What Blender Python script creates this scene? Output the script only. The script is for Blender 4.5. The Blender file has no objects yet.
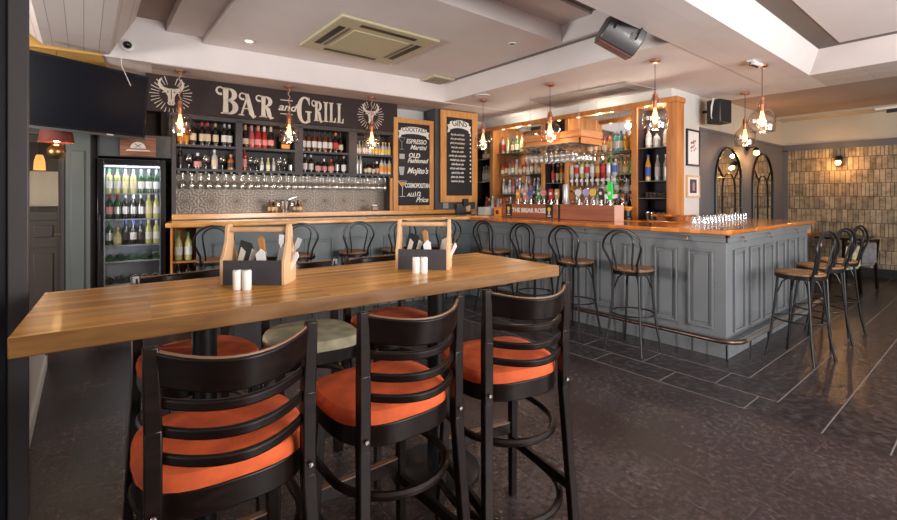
import bpy, bmesh, math, random
from mathutils import Matrix, Vector
rnd = random.Random(7)
R = math.radians
sc = bpy.context.scene
col = sc.collection

# ------------------------------------------------------------------ camera, world, lights, exposure
cam = bpy.data.objects.new('camera', bpy.data.cameras.new('camera'))
col.objects.link(cam)
cam.location = (0, 0, 1.4)
cam.rotation_euler = (R(90), 0, R(51.2 - 90))
cam.data.sensor_width = 36
cam.data.lens = 453 / 897 * 36
cam.data.shift_x = 0.0005
cam.data.shift_y = -(260 - 196.8) / 897
cam.data.clip_start = 0.05
sc.camera = cam

world = bpy.data.worlds.new('daylight')
sc.world = world
world.use_nodes = True
bg = world.node_tree.nodes['Background']
bg.inputs[0].default_value = (1.0, 0.97, 0.95, 1)
bg.inputs[1].default_value = 1.5

def area(name, loc, target, sx, sy, power, color=(1, 1, 1)):
    l = bpy.data.lights.new(name, 'AREA')
    l.shape = 'RECTANGLE'; l.size = sx; l.size_y = sy; l.energy = power; l.color = color
    o = bpy.data.objects.new(name, l); col.objects.link(o)
    o.location = loc
    o.rotation_euler = (Vector(target) - Vector(loc)).to_track_quat('-Z', 'Y').to_euler()
    return o
area('street_window_daylight', (-3.2, 4.3, 1.75), (4.3, 2.6, 0.9), 0.7, 0.6, 130, (1.0, 0.95, 0.9))
area('entrance_daylight', (2.1, -2.7, 1.65), (3.0, 3.6, 1.9), 1.7, 1.5, 190, (1.0, 0.96, 0.92))
area('side_window_daylight', (5.4, -2.7, 1.6), (5.6, 3.0, 1.5), 3.3, 1.5, 115, (1.0, 0.96, 0.93))

sc.view_settings.view_transform = 'Standard'
sc.view_settings.look = 'None'
sc.view_settings.gamma = 1
sc.view_settings.use_curve_mapping = False
sc.view_settings.exposure = 0.42
sc.cycles.max_bounces = 10
sc.cycles.transparent_max_bounces = 24
sc.cycles.sample_clamp_indirect = 4
sc.cycles.caustics_reflective = False
sc.cycles.caustics_refractive = False

# ------------------------------------------------------------------ materials
MATS = {}
def mat(name, color=(.5, .5, .5), rough=.5, metal=0, coat=0, emit=None, es=0, trans=0, spec=None, ior=None):
    if name in MATS: return MATS[name]
    m = bpy.data.materials.new(name); m.use_nodes = True
    b = m.node_tree.nodes['Principled BSDF']
    b.inputs['Base Color'].default_value = (*color, 1)
    b.inputs['Roughness'].default_value = rough
    b.inputs['Metallic'].default_value = metal
    b.inputs['Coat Weight'].default_value = coat
    b.inputs['Coat Roughness'].default_value = .12
    b.inputs['Transmission Weight'].default_value = trans
    if spec is not None: b.inputs['Specular IOR Level'].default_value = spec
    if emit:
        b.inputs['Emission Color'].default_value = (*emit, 1); b.inputs['Emission Strength'].default_value = es
    MATS[name] = m
    return m

class NT:
    def __init__(s, m): s.nt = m.node_tree; s.b = m.node_tree.nodes['Principled BSDF']
    def n(s, t, **k):
        x = s.nt.nodes.new(t)
        for a, v in k.items():
            if a.startswith('i_'):
                key = a[2:]; x.inputs[int(key) if key.isdigit() else key.replace('_', ' ')].default_value = v
            else: setattr(x, a, v)
        return x
    def l(s, a, b): s.nt.links.new(a, b)
    def ramp(s, src, stops):
        r = s.n('ShaderNodeValToRGB'); e = r.color_ramp.elements
        while len(e) < len(stops): e.new(.5)
        for el, (p, c) in zip(e, stops): el.position = p; el.color = (*c, 1)
        s.l(src, r.inputs[0]); return r.outputs[0]
    def coord(s, scale=(1, 1, 1), rot=(0, 0, 0), kind='Object'):
        tc = s.n('ShaderNodeTexCoord'); mp = s.n('ShaderNodeMapping')
        mp.inputs['Scale'].default_value = scale; mp.inputs['Rotation'].default_value = rot
        s.l(tc.outputs[kind], mp.inputs[0]); return mp.outputs[0]
    def bump(s, h, strength=.3, dist=.01):
        b = s.n('ShaderNodeBump'); b.inputs['Strength'].default_value = strength; b.inputs['Distance'].default_value = dist
        s.l(h, b.inputs['Height']); s.l(b.outputs[0], s.b.inputs['Normal'])

def wood(name, cols, grain=(3, 40, 40), plank=None, rough=.35, coat=.3, bump=.05):
    """plank = (length, width) staves along local x"""
    if name in MATS: return MATS[name]
    m = mat(name, cols[1], rough, 0, coat); t = NT(m)
    v = t.coord(grain)
    nz = t.n('ShaderNodeTexNoise'); nz.inputs['Scale'].default_value = 1; nz.inputs['Detail'].default_value = 6; nz.inputs['Distortion'].default_value = .6
    t.l(v, nz.inputs['Vector'])
    base = t.ramp(nz.outputs[0], [(.25, cols[0]), (.5, cols[1]), (.75, cols[2])])
    if plank:
        v2 = t.coord((1, 1, 1))
        br = t.n('ShaderNodeTexBrick'); br.offset = .37; br.offset_frequency = 2
        br.inputs['Color1'].default_value = (.62, .55, .5, 1); br.inputs['Color2'].default_value = (1.25, 1.2, 1.15, 1); br.inputs['Mortar'].default_value = (.45, .4, .35, 1)
        br.inputs['Scale'].default_value = 1; br.inputs['Mortar Size'].default_value = .0006; br.inputs['Brick Width'].default_value = plank[0]; br.inputs['Row Height'].default_value = plank[1]
        t.l(v2, br.inputs['Vector'])
        mx = t.n('ShaderNodeMix', data_type='RGBA', blend_type='MULTIPLY'); mx.inputs[0].default_value = .85
        t.l(base, mx.inputs[6]); t.l(br.outputs[0], mx.inputs[7]); base = mx.outputs[2]
    t.l(base, t.b.inputs['Base Color'])
    t.bump(nz.outputs[0], bump, .002)
    return m

def plaster(name, c, rough=.8, var=.06, planks=None):
    if name in MATS: return MATS[name]
    m = mat(name, c, rough); t = NT(m)
    v = t.coord((1, 1, 1)); nz = t.n('ShaderNodeTexNoise'); nz.inputs['Scale'].default_value = 2.5; nz.inputs['Detail'].default_value = 5
    t.l(v, nz.inputs['Vector'])
    a = tuple(x * (1 - var) for x in c); b = tuple(min(1, x * (1 + var)) for x in c)
    base = t.ramp(nz.outputs[0], [(.3, a), (.7, b)])
    if planks:
        v2 = t.coord((1, 1, 1), planks[1]); br = t.n('ShaderNodeTexBrick'); br.offset = .4
        br.inputs['Color1'].default_value = (1, 1, 1, 1); br.inputs['Color2'].default_value = (.93, .92, .92, 1); br.inputs['Mortar'].default_value = (*([planks[2]] * 3), 1)
        br.inputs['Scale'].default_value = 1; br.inputs['Mortar Size'].default_value = .0025; br.inputs['Brick Width'].default_value = 2.6; br.inputs['Row Height'].default_value = planks[0]
        t.l(v2, br.inputs['Vector'])
        mx = t.n('ShaderNodeMix', data_type='RGBA', blend_type='MULTIPLY'); mx.inputs[0].default_value = 1
        t.l(base, mx.inputs[6]); t.l(br.outputs[0], mx.inputs[7]); base = mx.outputs[2]
    t.l(base, t.b.inputs['Base Color'])
    return m

def thin_glass(name, tint=(.96, .97, .97), gl=.9, edge=1.35, rim=None):
    if name in MATS: return MATS[name]
    m = bpy.data.materials.new(name); m.use_nodes = True; nt = m.node_tree; nt.nodes.clear()
    o = nt.nodes.new('ShaderNodeOutputMaterial'); mx = nt.nodes.new('ShaderNodeMixShader')
    tr = nt.nodes.new('ShaderNodeBsdfTransparent'); g = nt.nodes.new('ShaderNodeBsdfGlossy'); lw = nt.nodes.new('ShaderNodeLayerWeight'); fr = nt.nodes.new('ShaderNodeMath'); mp = nt.nodes.new('ShaderNodeMapRange')
    tr.inputs[0].default_value = (*tint, 1); g.inputs['Roughness'].default_value = .04; g.inputs['Color'].default_value = (gl, gl, gl, 1)
    fr.operation = 'POWER'; fr.inputs[1].default_value = 3.5; nt.links.new(lw.outputs['Facing'], fr.inputs[0]); nt.links.new(fr.outputs[0], mp.inputs[0])
    mp.inputs[3].default_value = (edge - 1) * .12; mp.inputs[4].default_value = min(.8, (edge - 1) * 1.1)
    if rim:   # longer path through the glass wall at grazing angles
        cr = nt.nodes.new('ShaderNodeMix'); cr.data_type = 'RGBA'; cr.inputs[6].default_value = (*tint, 1); cr.inputs[7].default_value = (*rim, 1)
        nt.links.new(fr.outputs[0], cr.inputs[0]); nt.links.new(cr.outputs[2], tr.inputs[0])
    nt.links.new(mp.outputs[0], mx.inputs[0]); nt.links.new(tr.outputs[0], mx.inputs[1]); nt.links.new(g.outputs[0], mx.inputs[2])
    nt.links.new(mx.outputs[0], o.inputs[0]); MATS[name] = m
    return m

M_table = wood('oak_staves', [(.40, .15, .018), (.64, .30, .05), (.80, .47, .13)], (1.6, 30, 30), (.55, .042), .32, .2)
M_edgeshade = wood('oak_edge_shaded', [(.11, .045, .010), (.18, .08, .02), (.25, .12, .032)], (4, 30, 30), None, .35, .4)  # same oak as the top, with the edge's shade put into the colour
M_bartop = wood('varnished_bar_wood', [(.46, .13, .022), (.62, .2, .035), (.74, .29, .06)], (20, 2.2, 20), (3, .09), .16, .8)
M_bartopx = wood('varnished_bar_wood_long', [(.46, .13, .022), (.62, .2, .035), (.74, .29, .06)], (2.2, 20, 20), (3, .09), .16, .8)
M_pinetop = wood('oak_bar_wood', [(.42, .18, .04), (.62, .3, .08), (.72, .4, .13)], (2.2, 24, 20), None, .25, .5)
M_pine = wood('pine_frame', [(.42, .17, .04), (.56, .25, .065), (.66, .33, .1)], (14, 14, 2), None, .45, .15)
M_cornice = wood('cherry_post', [(.36, .125, .03), (.50, .195, .05), (.58, .25, .075)], (14, 14, 2), None, .4, .2)
M_gantry = wood('gantry_pine', [(.46, .16, .055), (.60, .24, .08), (.72, .34, .13)], (3, 2, 30), None, .45, .15)
M_plinth = wood('mahogany_plinth', [(.22, .065, .03), (.32, .1, .045), (.42, .15, .07)], (3, 2, 20), None, .35, .3)
M_seatwood = wood('stool_seat_wood', [(.09, .036, .014), (.17, .075, .03), (.27, .13, .055)], (4, 30, 30), None, .5, .1)
M_caddy = wood('beech_caddy', [(.58, .33, .17), (.68, .42, .23), (.74, .5, .3)], (14, 14, 3), None, .55, .05)
M_dark = wood('dark_stained_wood', [(.004, .002, .002), (.007, .0035, .003), (.014, .007, .005)], (6, 6, 30), None, .3, .0)
M_dark.node_tree.nodes['Principled BSDF'].inputs['Specular IOR Level'].default_value = .3
M_worn = mat('worn_wood_edge', (.20, .10, .055), .4, 0, .3)
M_plank = wood('rustic_plank', [(.14, .05, .03), (.26, .11, .06), (.38, .2, .12)], (4, 10, 40), None, .7, 0)
M_grey = plaster('blue_grey_paint', (.145, .156, .168), .42, .08)
M_greydark = plaster('slate_grey_paint', (.065, .07, .078), .5, .08)
M_shelf = plaster('charcoal_shelf_paint', (.062, .058, .064), .55, .06)
M_signbg = plaster('sign_brown_paint', (.032, .021, .021), .65, .1)
M_black = mat('black', (.012, .012, .013), .45)
M_blackgloss = mat('black_gloss', (.01, .01, .012), .16)
M_iron = mat('black_iron', (.02, .019, .02), .3, .6)
M_railm = mat('bronze_rail', (.10, .065, .055), .3, .8)
M_chrome = mat('steel', (.62, .6, .58), .22, 1)
M_copper = mat('copper', (.72, .33, .2), .28, 1)
M_brass = mat('aged_brass', (.35, .2, .08), .35, 1)
M_ceil = plaster('ceiling_paint', (.74, .69, .685), .75, .03)
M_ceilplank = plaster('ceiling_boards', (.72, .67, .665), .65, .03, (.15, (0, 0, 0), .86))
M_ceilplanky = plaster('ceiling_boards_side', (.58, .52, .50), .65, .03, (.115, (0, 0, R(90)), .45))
M_soffitwood = wood('limed_soffit_boards', [(.42, .34, .32), (.5, .42, .395), (.57, .49, .46)], (2.5, 14, 14), None, .6, 0)
M_ceilbrown = plaster('ceiling_tan_shaded', (.36, .28, .235), .8, .05)  # warm plaster tan; the dining ceiling's shadow is put into the colour
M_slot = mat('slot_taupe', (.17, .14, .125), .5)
M_beige = plaster('beige_wall', (.46, .43, .36), .8, .04)
M_white = plaster('white_wall', (.62, .62, .6), .7, .04)
M_ochreglow = plaster('ochre_glow_paint', (.62, .36, .1), .8, .1)  # warm wall tone with yellow lamp glow put into the colour
M_panelgrey = plaster('dado_grey', (.12, .12, .13), .55, .06)
M_mirror = mat('mirror', (.85, .87, .88), .02, 1)
M_cream = mat('cream_paint', (.62, .55, .47), .6)
M_chalk = mat('chalk_white', (.75, .75, .74), .8)
M_chalkgrey = mat('chalk_grey', (.4, .42, .42), .8)
M_board = plaster('chalkboard', (.016, .015, .019), .5, .2)
for m_ in (M_shelf, M_signbg, M_board, M_greydark, M_panelgrey): m_.node_tree.nodes['Principled BSDF'].inputs['Specular IOR Level'].default_value = .25
M_orange = None
M_glass = thin_glass('clear_glass', (.97, .98, .98), 1, 1.22)
M_glassy = thin_glass('stemware_glass', (.92, .92, .91), 1, 2.4, (.5, .48, .47))
M_amberglass = thin_glass('pendant_glass', (.93, .86, .80), 1, 1.8, (.34, .24, .19))
M_bulb = mat('filament_bulb', (1, .6, .25), .3, emit=(1, .62, .28), es=45)
M_bulbglass = mat('glowing_bulb', (1, .62, .3), .3, emit=(1, .50, .16), es=4)
M_down = mat('downlight_lens', (1, .9, .7), .3, emit=(1, .8, .5), es=5)
M_fridgelight = mat('fridge_light', (1, 1, 1), .3, emit=(.8, .88, 1), es=2)
M_warmstrip = mat('warm_led', (1, .7, .4), .3, emit=(1, .62, .25), es=8)
M_plasticwhite = mat('white_plastic', (.75, .74, .72), .35)
M_ac = mat('aged_ac_plastic', (.55, .50, .33), .5)
M_napkin = mat('white_paper', (.78, .77, .76), .8)
M_ceramic = mat('white_ceramic', (.85, .84, .82), .2, 0, .4)

def fabric(name, c):
    m = mat(name, c, .85); t = NT(m); v = t.coord((1, 1, 1))
    nz = t.n('ShaderNodeTexNoise'); nz.inputs['Scale'].default_value = 12; nz.inputs['Detail'].default_value = 6; t.l(v, nz.inputs['Vector'])
    b = t.ramp(nz.outputs[0], [(.35, tuple(x * .72 for x in c)), (.65, tuple(min(1, x * 1.2) for x in c))]); t.l(b, t.b.inputs['Base Color'])
    f = t.n('ShaderNodeTexNoise'); f.inputs['Scale'].default_value = 300; t.l(v, f.inputs['Vector']); t.bump(f.outputs[0], .15, .002)
    return m
M_orange = fabric('orange_velvet', (.56, .088, .02))
M_sage = fabric('sage_beige_velvet', (.46, .41, .27))
M_greyfab = fabric('grey_upholstery', (.2, .2, .21))

def floor_mat():
    m = mat('slate_floor', (.05, .04, .04), .3); t = NT(m)
    v = t.coord((1, 1, 1))
    a = t.n('ShaderNodeTexNoise'); a.inputs['Scale'].default_value = 1.1; a.inputs['Detail'].default_value = 8; t.l(v, a.inputs['Vector'])
    b = t.n('ShaderNodeTexNoise'); b.inputs['Scale'].default_value = 30; b.inputs['Detail'].default_value = 10; b.inputs['Roughness'].default_value = .75; t.l(v, b.inputs['Vector'])
    ca = t.ramp(a.outputs[0], [(.38, (.020, .012, .0135)), (.5, (.033, .022, .0235)), (.62, (.047, .036, .038))])
    cb = t.ramp(b.outputs[0], [(.40, (.45, .40, .40)), (.52, (1, 1, 1)), (.60, (1.9, 1.85, 1.8)), (.68, (3.2, 3.1, 3.0))])
    mx = t.n('ShaderNodeMix', data_type='RGBA', blend_type='MULTIPLY'); mx.inputs[0].default_value = .9
    t.l(ca, mx.inputs[6]); t.l(cb, mx.inputs[7])
    # faint plank joints running along the room
    v2 = t.coord((1, 1, 1), (0, 0, R(-86.8))); br = t.n('ShaderNodeTexBrick'); br.offset = .5
    br.inputs['Color1'].default_value = (1, 1, 1, 1); br.inputs['Color2'].default_value = (.86, .86, .86, 1); br.inputs['Mortar'].default_value = (1.9, 1.8, 1.75, 1)
    br.inputs['Scale'].default_value = 1; br.inputs['Mortar Size'].default_value = .003; br.inputs['Brick Width'].default_value = 1.7; br.inputs['Row Height'].default_value = .235
    t.l(v2, br.inputs['Vector'])
    m2 = t.n('ShaderNodeMix', data_type='RGBA', blend_type='MULTIPLY'); m2.inputs[0].default_value = .8
    t.l(mx.outputs[2], m2.inputs[6]); t.l(br.outputs[0], m2.inputs[7]); t.l(m2.outputs[2], t.b.inputs['Base Color'])
    ro = t.n('ShaderNodeMapRange'); ro.inputs[3].default_value = .14; ro.inputs[4].default_value = .34; t.l(a.outputs[0], ro.inputs[0]); t.l(ro.outputs[0], t.b.inputs['Roughness'])
    t.bump(b.outputs[0], .32, .01)
    return m
M_floor = floor_mat()
M_tile = mat('slate_tile', (.04, .03, .03), .28)
def tile_mat():
    t = NT(M_tile); v = t.coord((1, 1, 1))
    b = t.n('ShaderNodeTexNoise'); b.inputs['Scale'].default_value = 18; b.inputs['Detail'].default_value = 9; t.l(v, b.inputs['Vector'])
    t.l(t.ramp(b.outputs[0], [(.4, (.014, .010, .011)), (.52, (.026, .019, .021)), (.66, (.052, .042, .044))]), t.b.inputs['Base Color']); t.bump(b.outputs[0], .45, .012)
tile_mat()
M_grout = mat('pale_grout', (.17, .15, .145), .5)

def stack_mat():
    m = mat('stacked_pale_boards', (.4, .33, .22), .8); t = NT(m)
    tc = t.n('ShaderNodeTexCoord'); sp = t.n('ShaderNodeSeparateXYZ'); cb = t.n('ShaderNodeCombineXYZ')
    t.l(tc.outputs['Object'], sp.inputs[0]); t.l(sp.outputs[1], cb.inputs[0]); t.l(sp.outputs[2], cb.inputs[1])
    br = t.n('ShaderNodeTexBrick'); br.offset = .37; br.squash = .7; br.squash_frequency = 3
    br.inputs['Color1'].default_value = (.36, .29, .195, 1); br.inputs['Color2'].default_value = (.17, .135, .09, 1); br.inputs['Mortar'].default_value = (.075, .06, .045, 1)
    br.inputs['Scale'].default_value = 1; br.inputs['Mortar Size'].default_value = .006; br.inputs['Mortar Smooth'].default_value = .3; br.inputs['Brick Width'].default_value = .075; br.inputs['Row Height'].default_value = .235
    br.inputs['Bias'].default_value = -.1
    t.l(cb.outputs[0], br.inputs['Vector'])
    nz = t.n('ShaderNodeTexNoise'); nz.inputs['Scale'].default_value = 7; nz.inputs['Detail'].default_value = 8; nz.inputs['Roughness'].default_value = .7; t.l(cb.outputs[0], nz.inputs['Vector'])
    mx = t.n('ShaderNodeMix', data_type='RGBA', blend_type='MULTIPLY'); mx.inputs[0].default_value = .8
    t.l(br.outputs[0], mx.inputs[6]); t.l(t.ramp(nz.outputs[0], [(.36, (.4, .38, .36)), (.5, (1, 1, 1)), (.64, (1.35, 1.33, 1.28))]), mx.inputs[7]); t.l(mx.outputs[2], t.b.inputs['Base Color'])
    t.bump(br.outputs['Fac'], -.6, .02)
    return m
M_stack = stack_mat()

def tin_mat():
    m = mat('pressed_tin', (.19, .155, .13), .42, .35); t = NT(m)
    tc = t.n('ShaderNodeTexCoord'); sp = t.n('ShaderNodeSeparateXYZ'); t.l(tc.outputs['Object'], sp.inputs[0])
    def mth(op, a, b=None):
        x = t.n('ShaderNodeMath', operation=op)
        for i, q in enumerate((a, b)):
            if q is None: continue
            if isinstance(q, (int, float)): x.inputs[i].default_value = q
            else: t.l(q, x.inputs[i])
        return x.outputs[0]
    u = mth('SUBTRACT', mth('FRACT', mth('DIVIDE', sp.outputs[0], .3)), .5); v = mth('SUBTRACT', mth('FRACT', mth('DIVIDE', sp.outputs[2], .3)), .5)
    r = mth('SQRT', mth('ADD', mth('MULTIPLY', u, u), mth('MULTIPLY', v, v)))
    ang = mth('ARCTAN2', v, u)
    pet = mth('MULTIPLY', mth('COSINE', mth('MULTIPLY', ang, 8)), .06)
    w = mth('SINE', mth('MULTIPLY', mth('ADD', r, pet), 38))
    edge = mth('MAXIMUM', mth('ABSOLUTE', u), mth('ABSOLUTE', v)); e2 = mth('GREATER_THAN', edge, .485)
    h = mth('ADD', w, mth('MULTIPLY', e2, 2))
    t.l(t.ramp(h, [(0, (.17, .14, .115)), (.6, (.21, .175, .145)), (1, (.27, .235, .2))]), t.b.inputs['Base Color'])
    t.bump(h, .3, .003)
    return m
M_tin = tin_mat()

# ------------------------------------------------------------------ mesh helpers
class MB:
    def __init__(s): s.v = []; s.f = []; s.m = []; s.mi = 0; s.T = None
    def add(s, vs, fs):
        o = len(s.v)
        if s.T is not None: vs = [tuple(s.T @ Vector(p)) for p in vs]
        s.v += [tuple(p) for p in vs]; s.f += [tuple(i + o for i in f) for f in fs]; s.m += [s.mi] * len(fs); return s
    def box(s, x0, x1, y0, y1, z0, z1):
        return s.add([(x0, y0, z0), (x1, y0, z0), (x1, y1, z0), (x0, y1, z0), (x0, y0, z1), (x1, y0, z1), (x1, y1, z1), (x0, y1, z1)],
                     [(0, 3, 2, 1), (4, 5, 6, 7), (0, 1, 5, 4), (1, 2, 6, 5), (2, 3, 7, 6), (3, 0, 4, 7)])
    def prism(s, poly, z0, z1):
        n = len(poly)
        return s.add([(x, y, z0) for x, y in poly] + [(x, y, z1) for x, y in poly],
                     [tuple(range(n))[::-1], tuple(range(n, 2 * n))] + [(i, (i + 1) % n, (i + 1) % n + n, i + n) for i in range(n)])
    def prismy(s, poly, y0, y1):   # polygon in x,z
        n = len(poly)
        return s.add([(x, y0, z) for x, z in poly] + [(x, y1, z) for x, z in poly],
                     [tuple(range(n)), tuple(range(n, 2 * n))[::-1]] + [(i, i + n, (i + 1) % n + n, (i + 1) % n) for i in range(n)])
    def prismx(s, poly, x0, x1):   # polygon in y,z
        n = len(poly)
        return s.add([(x0, y, z) for y, z in poly] + [(x1, y, z) for y, z in poly],
                     [tuple(range(n))[::-1], tuple(range(n, 2 * n))] + [(i, (i + 1) % n, (i + 1) % n + n, i + n) for i in range(n)])
    def lathe(s, prof, seg=16, c=(0, 0, 0)):
        vs = []; fs = []
        for r, z in prof:
            for k in range(seg):
                a = 2 * math.pi * k / seg; vs.append((c[0] + r * math.cos(a), c[1] + r * math.sin(a), c[2] + z))
        for i in range(len(prof) - 1):
            for k in range(seg):
                k2 = (k + 1) % seg; fs.append((i * seg + k, i * seg + k2, (i + 1) * seg + k2, (i + 1) * seg + k))
        if prof[0][0] > 1e-4: fs.append(tuple(range(seg))[::-1])
        if prof[-1][0] > 1e-4: fs.append(tuple(range((len(prof) - 1) * seg, len(prof) * seg)))
        return s.add(vs, fs)
    def shell(s, prof, seg=16, c=(0, 0, 0)):
        vs = []; fs = []
        for r, z in prof:
            for k in range(seg):
                a = 2 * math.pi * k / seg; vs.append((c[0] + r * math.cos(a), c[1] + r * math.sin(a), c[2] + z))
        for i in range(len(prof) - 1):
            for k in range(seg):
                k2 = (k + 1) % seg; fs.append((i * seg + k, i * seg + k2, (i + 1) * seg + k2, (i + 1) * seg + k))
        return s.add(vs, fs)
    def tube(s, pts, r, seg=8, closed=False, rx=None):
        pts = [Vector(p) for p in pts]; n = len(pts); rs = r if isinstance(r, (list, tuple)) else [r] * n
        vs = []; fs = []; up = None
        for i, p in enumerate(pts):
            if closed: d = pts[(i + 1) % n] - pts[i - 1]
            else: d = pts[min(i + 1, n - 1)] - pts[max(i - 1, 0)]
            d.normalize()
            if up is None: up = Vector((0, 0, 1)) if abs(d.z) < .9 else Vector((1, 0, 0))
            u = (up - d * up.dot(d)); u.normalize(); w = d.cross(u); up = u
            for k in range(seg):
                a = 2 * math.pi * (k + .5) / seg
                vs.append(p + u * math.cos(a) * rs[i] + w * math.sin(a) * rs[i] * (rx or 1))
        m = n if closed else n - 1
        for i in range(m):
            j = (i + 1) % n
            for k in range(seg):
                k2 = (k + 1) % seg; fs.append((i * seg + k, i * seg + k2, j * seg + k2, j * seg + k))
        if not closed: fs += [tuple(range(seg))[::-1], tuple(range((n - 1) * seg, n * seg))]
        return s.add(vs, fs)
    def bar(s, p0, p1, w, d, side=(1, 0, 0), w1=None, d1=None):   # rectangular bar, tapering
        p0 = Vector(p0); p1 = Vector(p1); z = (p1 - p0).normalized(); x = Vector(side); x = (x - z * x.dot(z)).normalized(); y = z.cross(x)
        w1 = w1 or w; d1 = d1 or d; vs = []
        for p, a, b in ((p0, w, d), (p1, w1, d1)):
            for sx, sy in ((-1, -1), (1, -1), (1, 1), (-1, 1)): vs.append(p + x * sx * a / 2 + y * sy * b / 2)
        return s.add(vs, [(0, 3, 2, 1), (4, 5, 6, 7), (0, 1, 5, 4), (1, 2, 6, 5), (2, 3, 7, 6), (3, 0, 4, 7)])
    def sphere(s, c, r, seg=14, rings=8, sz=1):
        return s.lathe([(max(1e-5, r * math.sin(math.pi * i / rings)), -r * sz * math.cos(math.pi * i / rings)) for i in range(rings + 1)], seg, c)
    def data(s, name, mats):
        me = bpy.data.meshes.new(name); me.from_pydata(s.v, [], s.f)
        mats = mats if isinstance(mats, (list, tuple)) else [mats]
        for m in mats: me.materials.append(m)
        if len(mats) > 1:
            for p, i in zip(me.polygons, s.m): p.material_index = i
        bm = bmesh.new(); bm.from_mesh(me); bmesh.ops.recalc_face_normals(bm, faces=bm.faces); bm.to_mesh(me); bm.free()
        for p in me.polygons: p.use_smooth = True
        me.set_sharp_from_angle(angle=R(38))
        me.update(); return me
    def build(s, name, mats, parent=None, bevel=0, loc=None, rz=0):
        o = bpy.data.objects.new(name, s.data(name, mats)); col.objects.link(o)
        if parent: o.parent = parent
        if loc: o.location = loc
        if rz: o.rotation_euler = (0, 0, rz)
        if bevel:
            b = o.modifiers.new('bevel', 'BEVEL'); b.width = bevel; b.segments = 2; b.limit_method = 'ANGLE'; b.angle_limit = R(40); b.harden_normals = False
        return o

def tag(o, label, cat, group=None):
    o['label'] = label; o['category'] = cat
    if group: o['group'] = group
    return o
def thing(name, label, cat, loc=(0, 0, 0), rz=0, group=None):
    o = bpy.data.objects.new(name, None); col.objects.link(o); o.empty_display_size = .05
    o.location = loc; o.rotation_euler = (0, 0, rz); return tag(o, label, cat, group)
def struct(o): o['kind'] = 'structure'; return o
def SB(name, m, *boxes, bevel=0):
    b = MB()
    for q in boxes: b.box(*q)
    return struct(b.build(name, m, bevel=bevel))
def dup(root, loc, rz, label=None, group=None):
    r = root.copy(); col.objects.link(r); r.location = loc; r.rotation_euler = (0, 0, rz)
    if label: r['label'] = label
    if group: r['group'] = group
    for ch in list(root.children):
        c = ch.copy(); col.objects.link(c); c.parent = r
        for g in list(ch.children):
            d = g.copy(); col.objects.link(d); d.parent = c
    return r
def text_data(s, size, mt, ext=.0015, shear=0, spacing=1.0, bold=0):
    cu = bpy.data.curves.new('t', 'FONT'); cu.body = s; cu.size = size; cu.extrude = ext; cu.align_x = 'CENTER'; cu.align_y = 'CENTER'; cu.shear = shear; cu.space_character = spacing; cu.offset = bold; cu.resolution_u = 3
    o = bpy.data.objects.new('t', cu); col.objects.link(o)
    dg = bpy.context.evaluated_depsgraph_get(); me = bpy.data.meshes.new_from_object(o.evaluated_get(dg))
    bpy.data.objects.remove(o); bpy.data.curves.remove(cu); me.materials.clear(); me.materials.append(mt); return me
def text(name, s, size, loc, mt, parent, rz=0, sx=1, tilt=0, **k):   # stands upright, reads from local -y
    o = bpy.data.objects.new(name, text_data(s, size, mt, **k)); col.objects.link(o); o.parent = parent
    o.location = loc; o.rotation_euler = (R(90), tilt, rz); o.scale = (sx, 1, 1); return o
ORD = ['first', 'second', 'third', 'fourth', 'fifth', 'sixth', 'seventh', 'eighth', 'ninth', 'tenth', 'eleventh', 'twelfth', 'thirteenth', 'fourteenth', 'fifteenth', 'sixteenth', 'seventeenth', 'eighteenth', 'nineteenth', 'twentieth']

# rear wall frame: s runs along the wall to the right, n away from the room
RA = R(-5.6); EA = (math.cos(RA), math.sin(RA)); NA = (-math.sin(RA), math.cos(RA))
def A(s, n, z=0): return (s * EA[0] + n * NA[0], s * EA[1] + n * NA[1], z)
# rear bar counter frame (turned a little more)
RB = R(-11); EB = (math.cos(RB), math.sin(RB)); NB = (-math.sin(RB), math.cos(RB)); CB = (4.25, 4.80)
def BA(s, n, z=0): return (CB[0] + s * EB[0] + n * NB[0], CB[1] + s * EB[1] + n * NB[1], z)

# ------------------------------------------------------------------ floor
b = MB(); b.box(-4, 10.9, -3.2, 7.6, -.1, 0)
struct(b.build('floor', M_floor))
b = MB()
b.prism([(3.4, -3.2), (10.7, -3.2), (10.7, 1.56), (4.35, 1.56), (4.35, 5.2), (3.4, 5.2)], 0, .0008)
b.mi = 1
g = .004
def gl(x0, x1, y0, y1): b.box(x0, x1, y0, y1, .0005, .0016)
for X in (3.4, 3.69, 4.01): gl(X - g, X + g, {3.4: 1.1, 3.69: 1.0, 4.01: 1.27}[X], 5.2)
for i in range(8):
    y = 1.11 + i * .57
    if y < 5.1: gl(3.4, 3.69, y - g * .8, y + g * .8)
    y = 1.395 + i * .57
    if y < 5.1: gl(3.69, 4.01, y - g * .8, y + g * .8)
for Y, x0 in ((.704, 3.4), (.998, 3.69), (1.27, 4.0), (.41, 3.4), (.11, 3.4)): gl(x0, 10.7, Y - g * .9, Y + g * .9)
b.v = [(x, y, z) for x, y, z in b.v]
struct(b.build('floor_tile_border', [M_tile, M_grout]))

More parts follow.
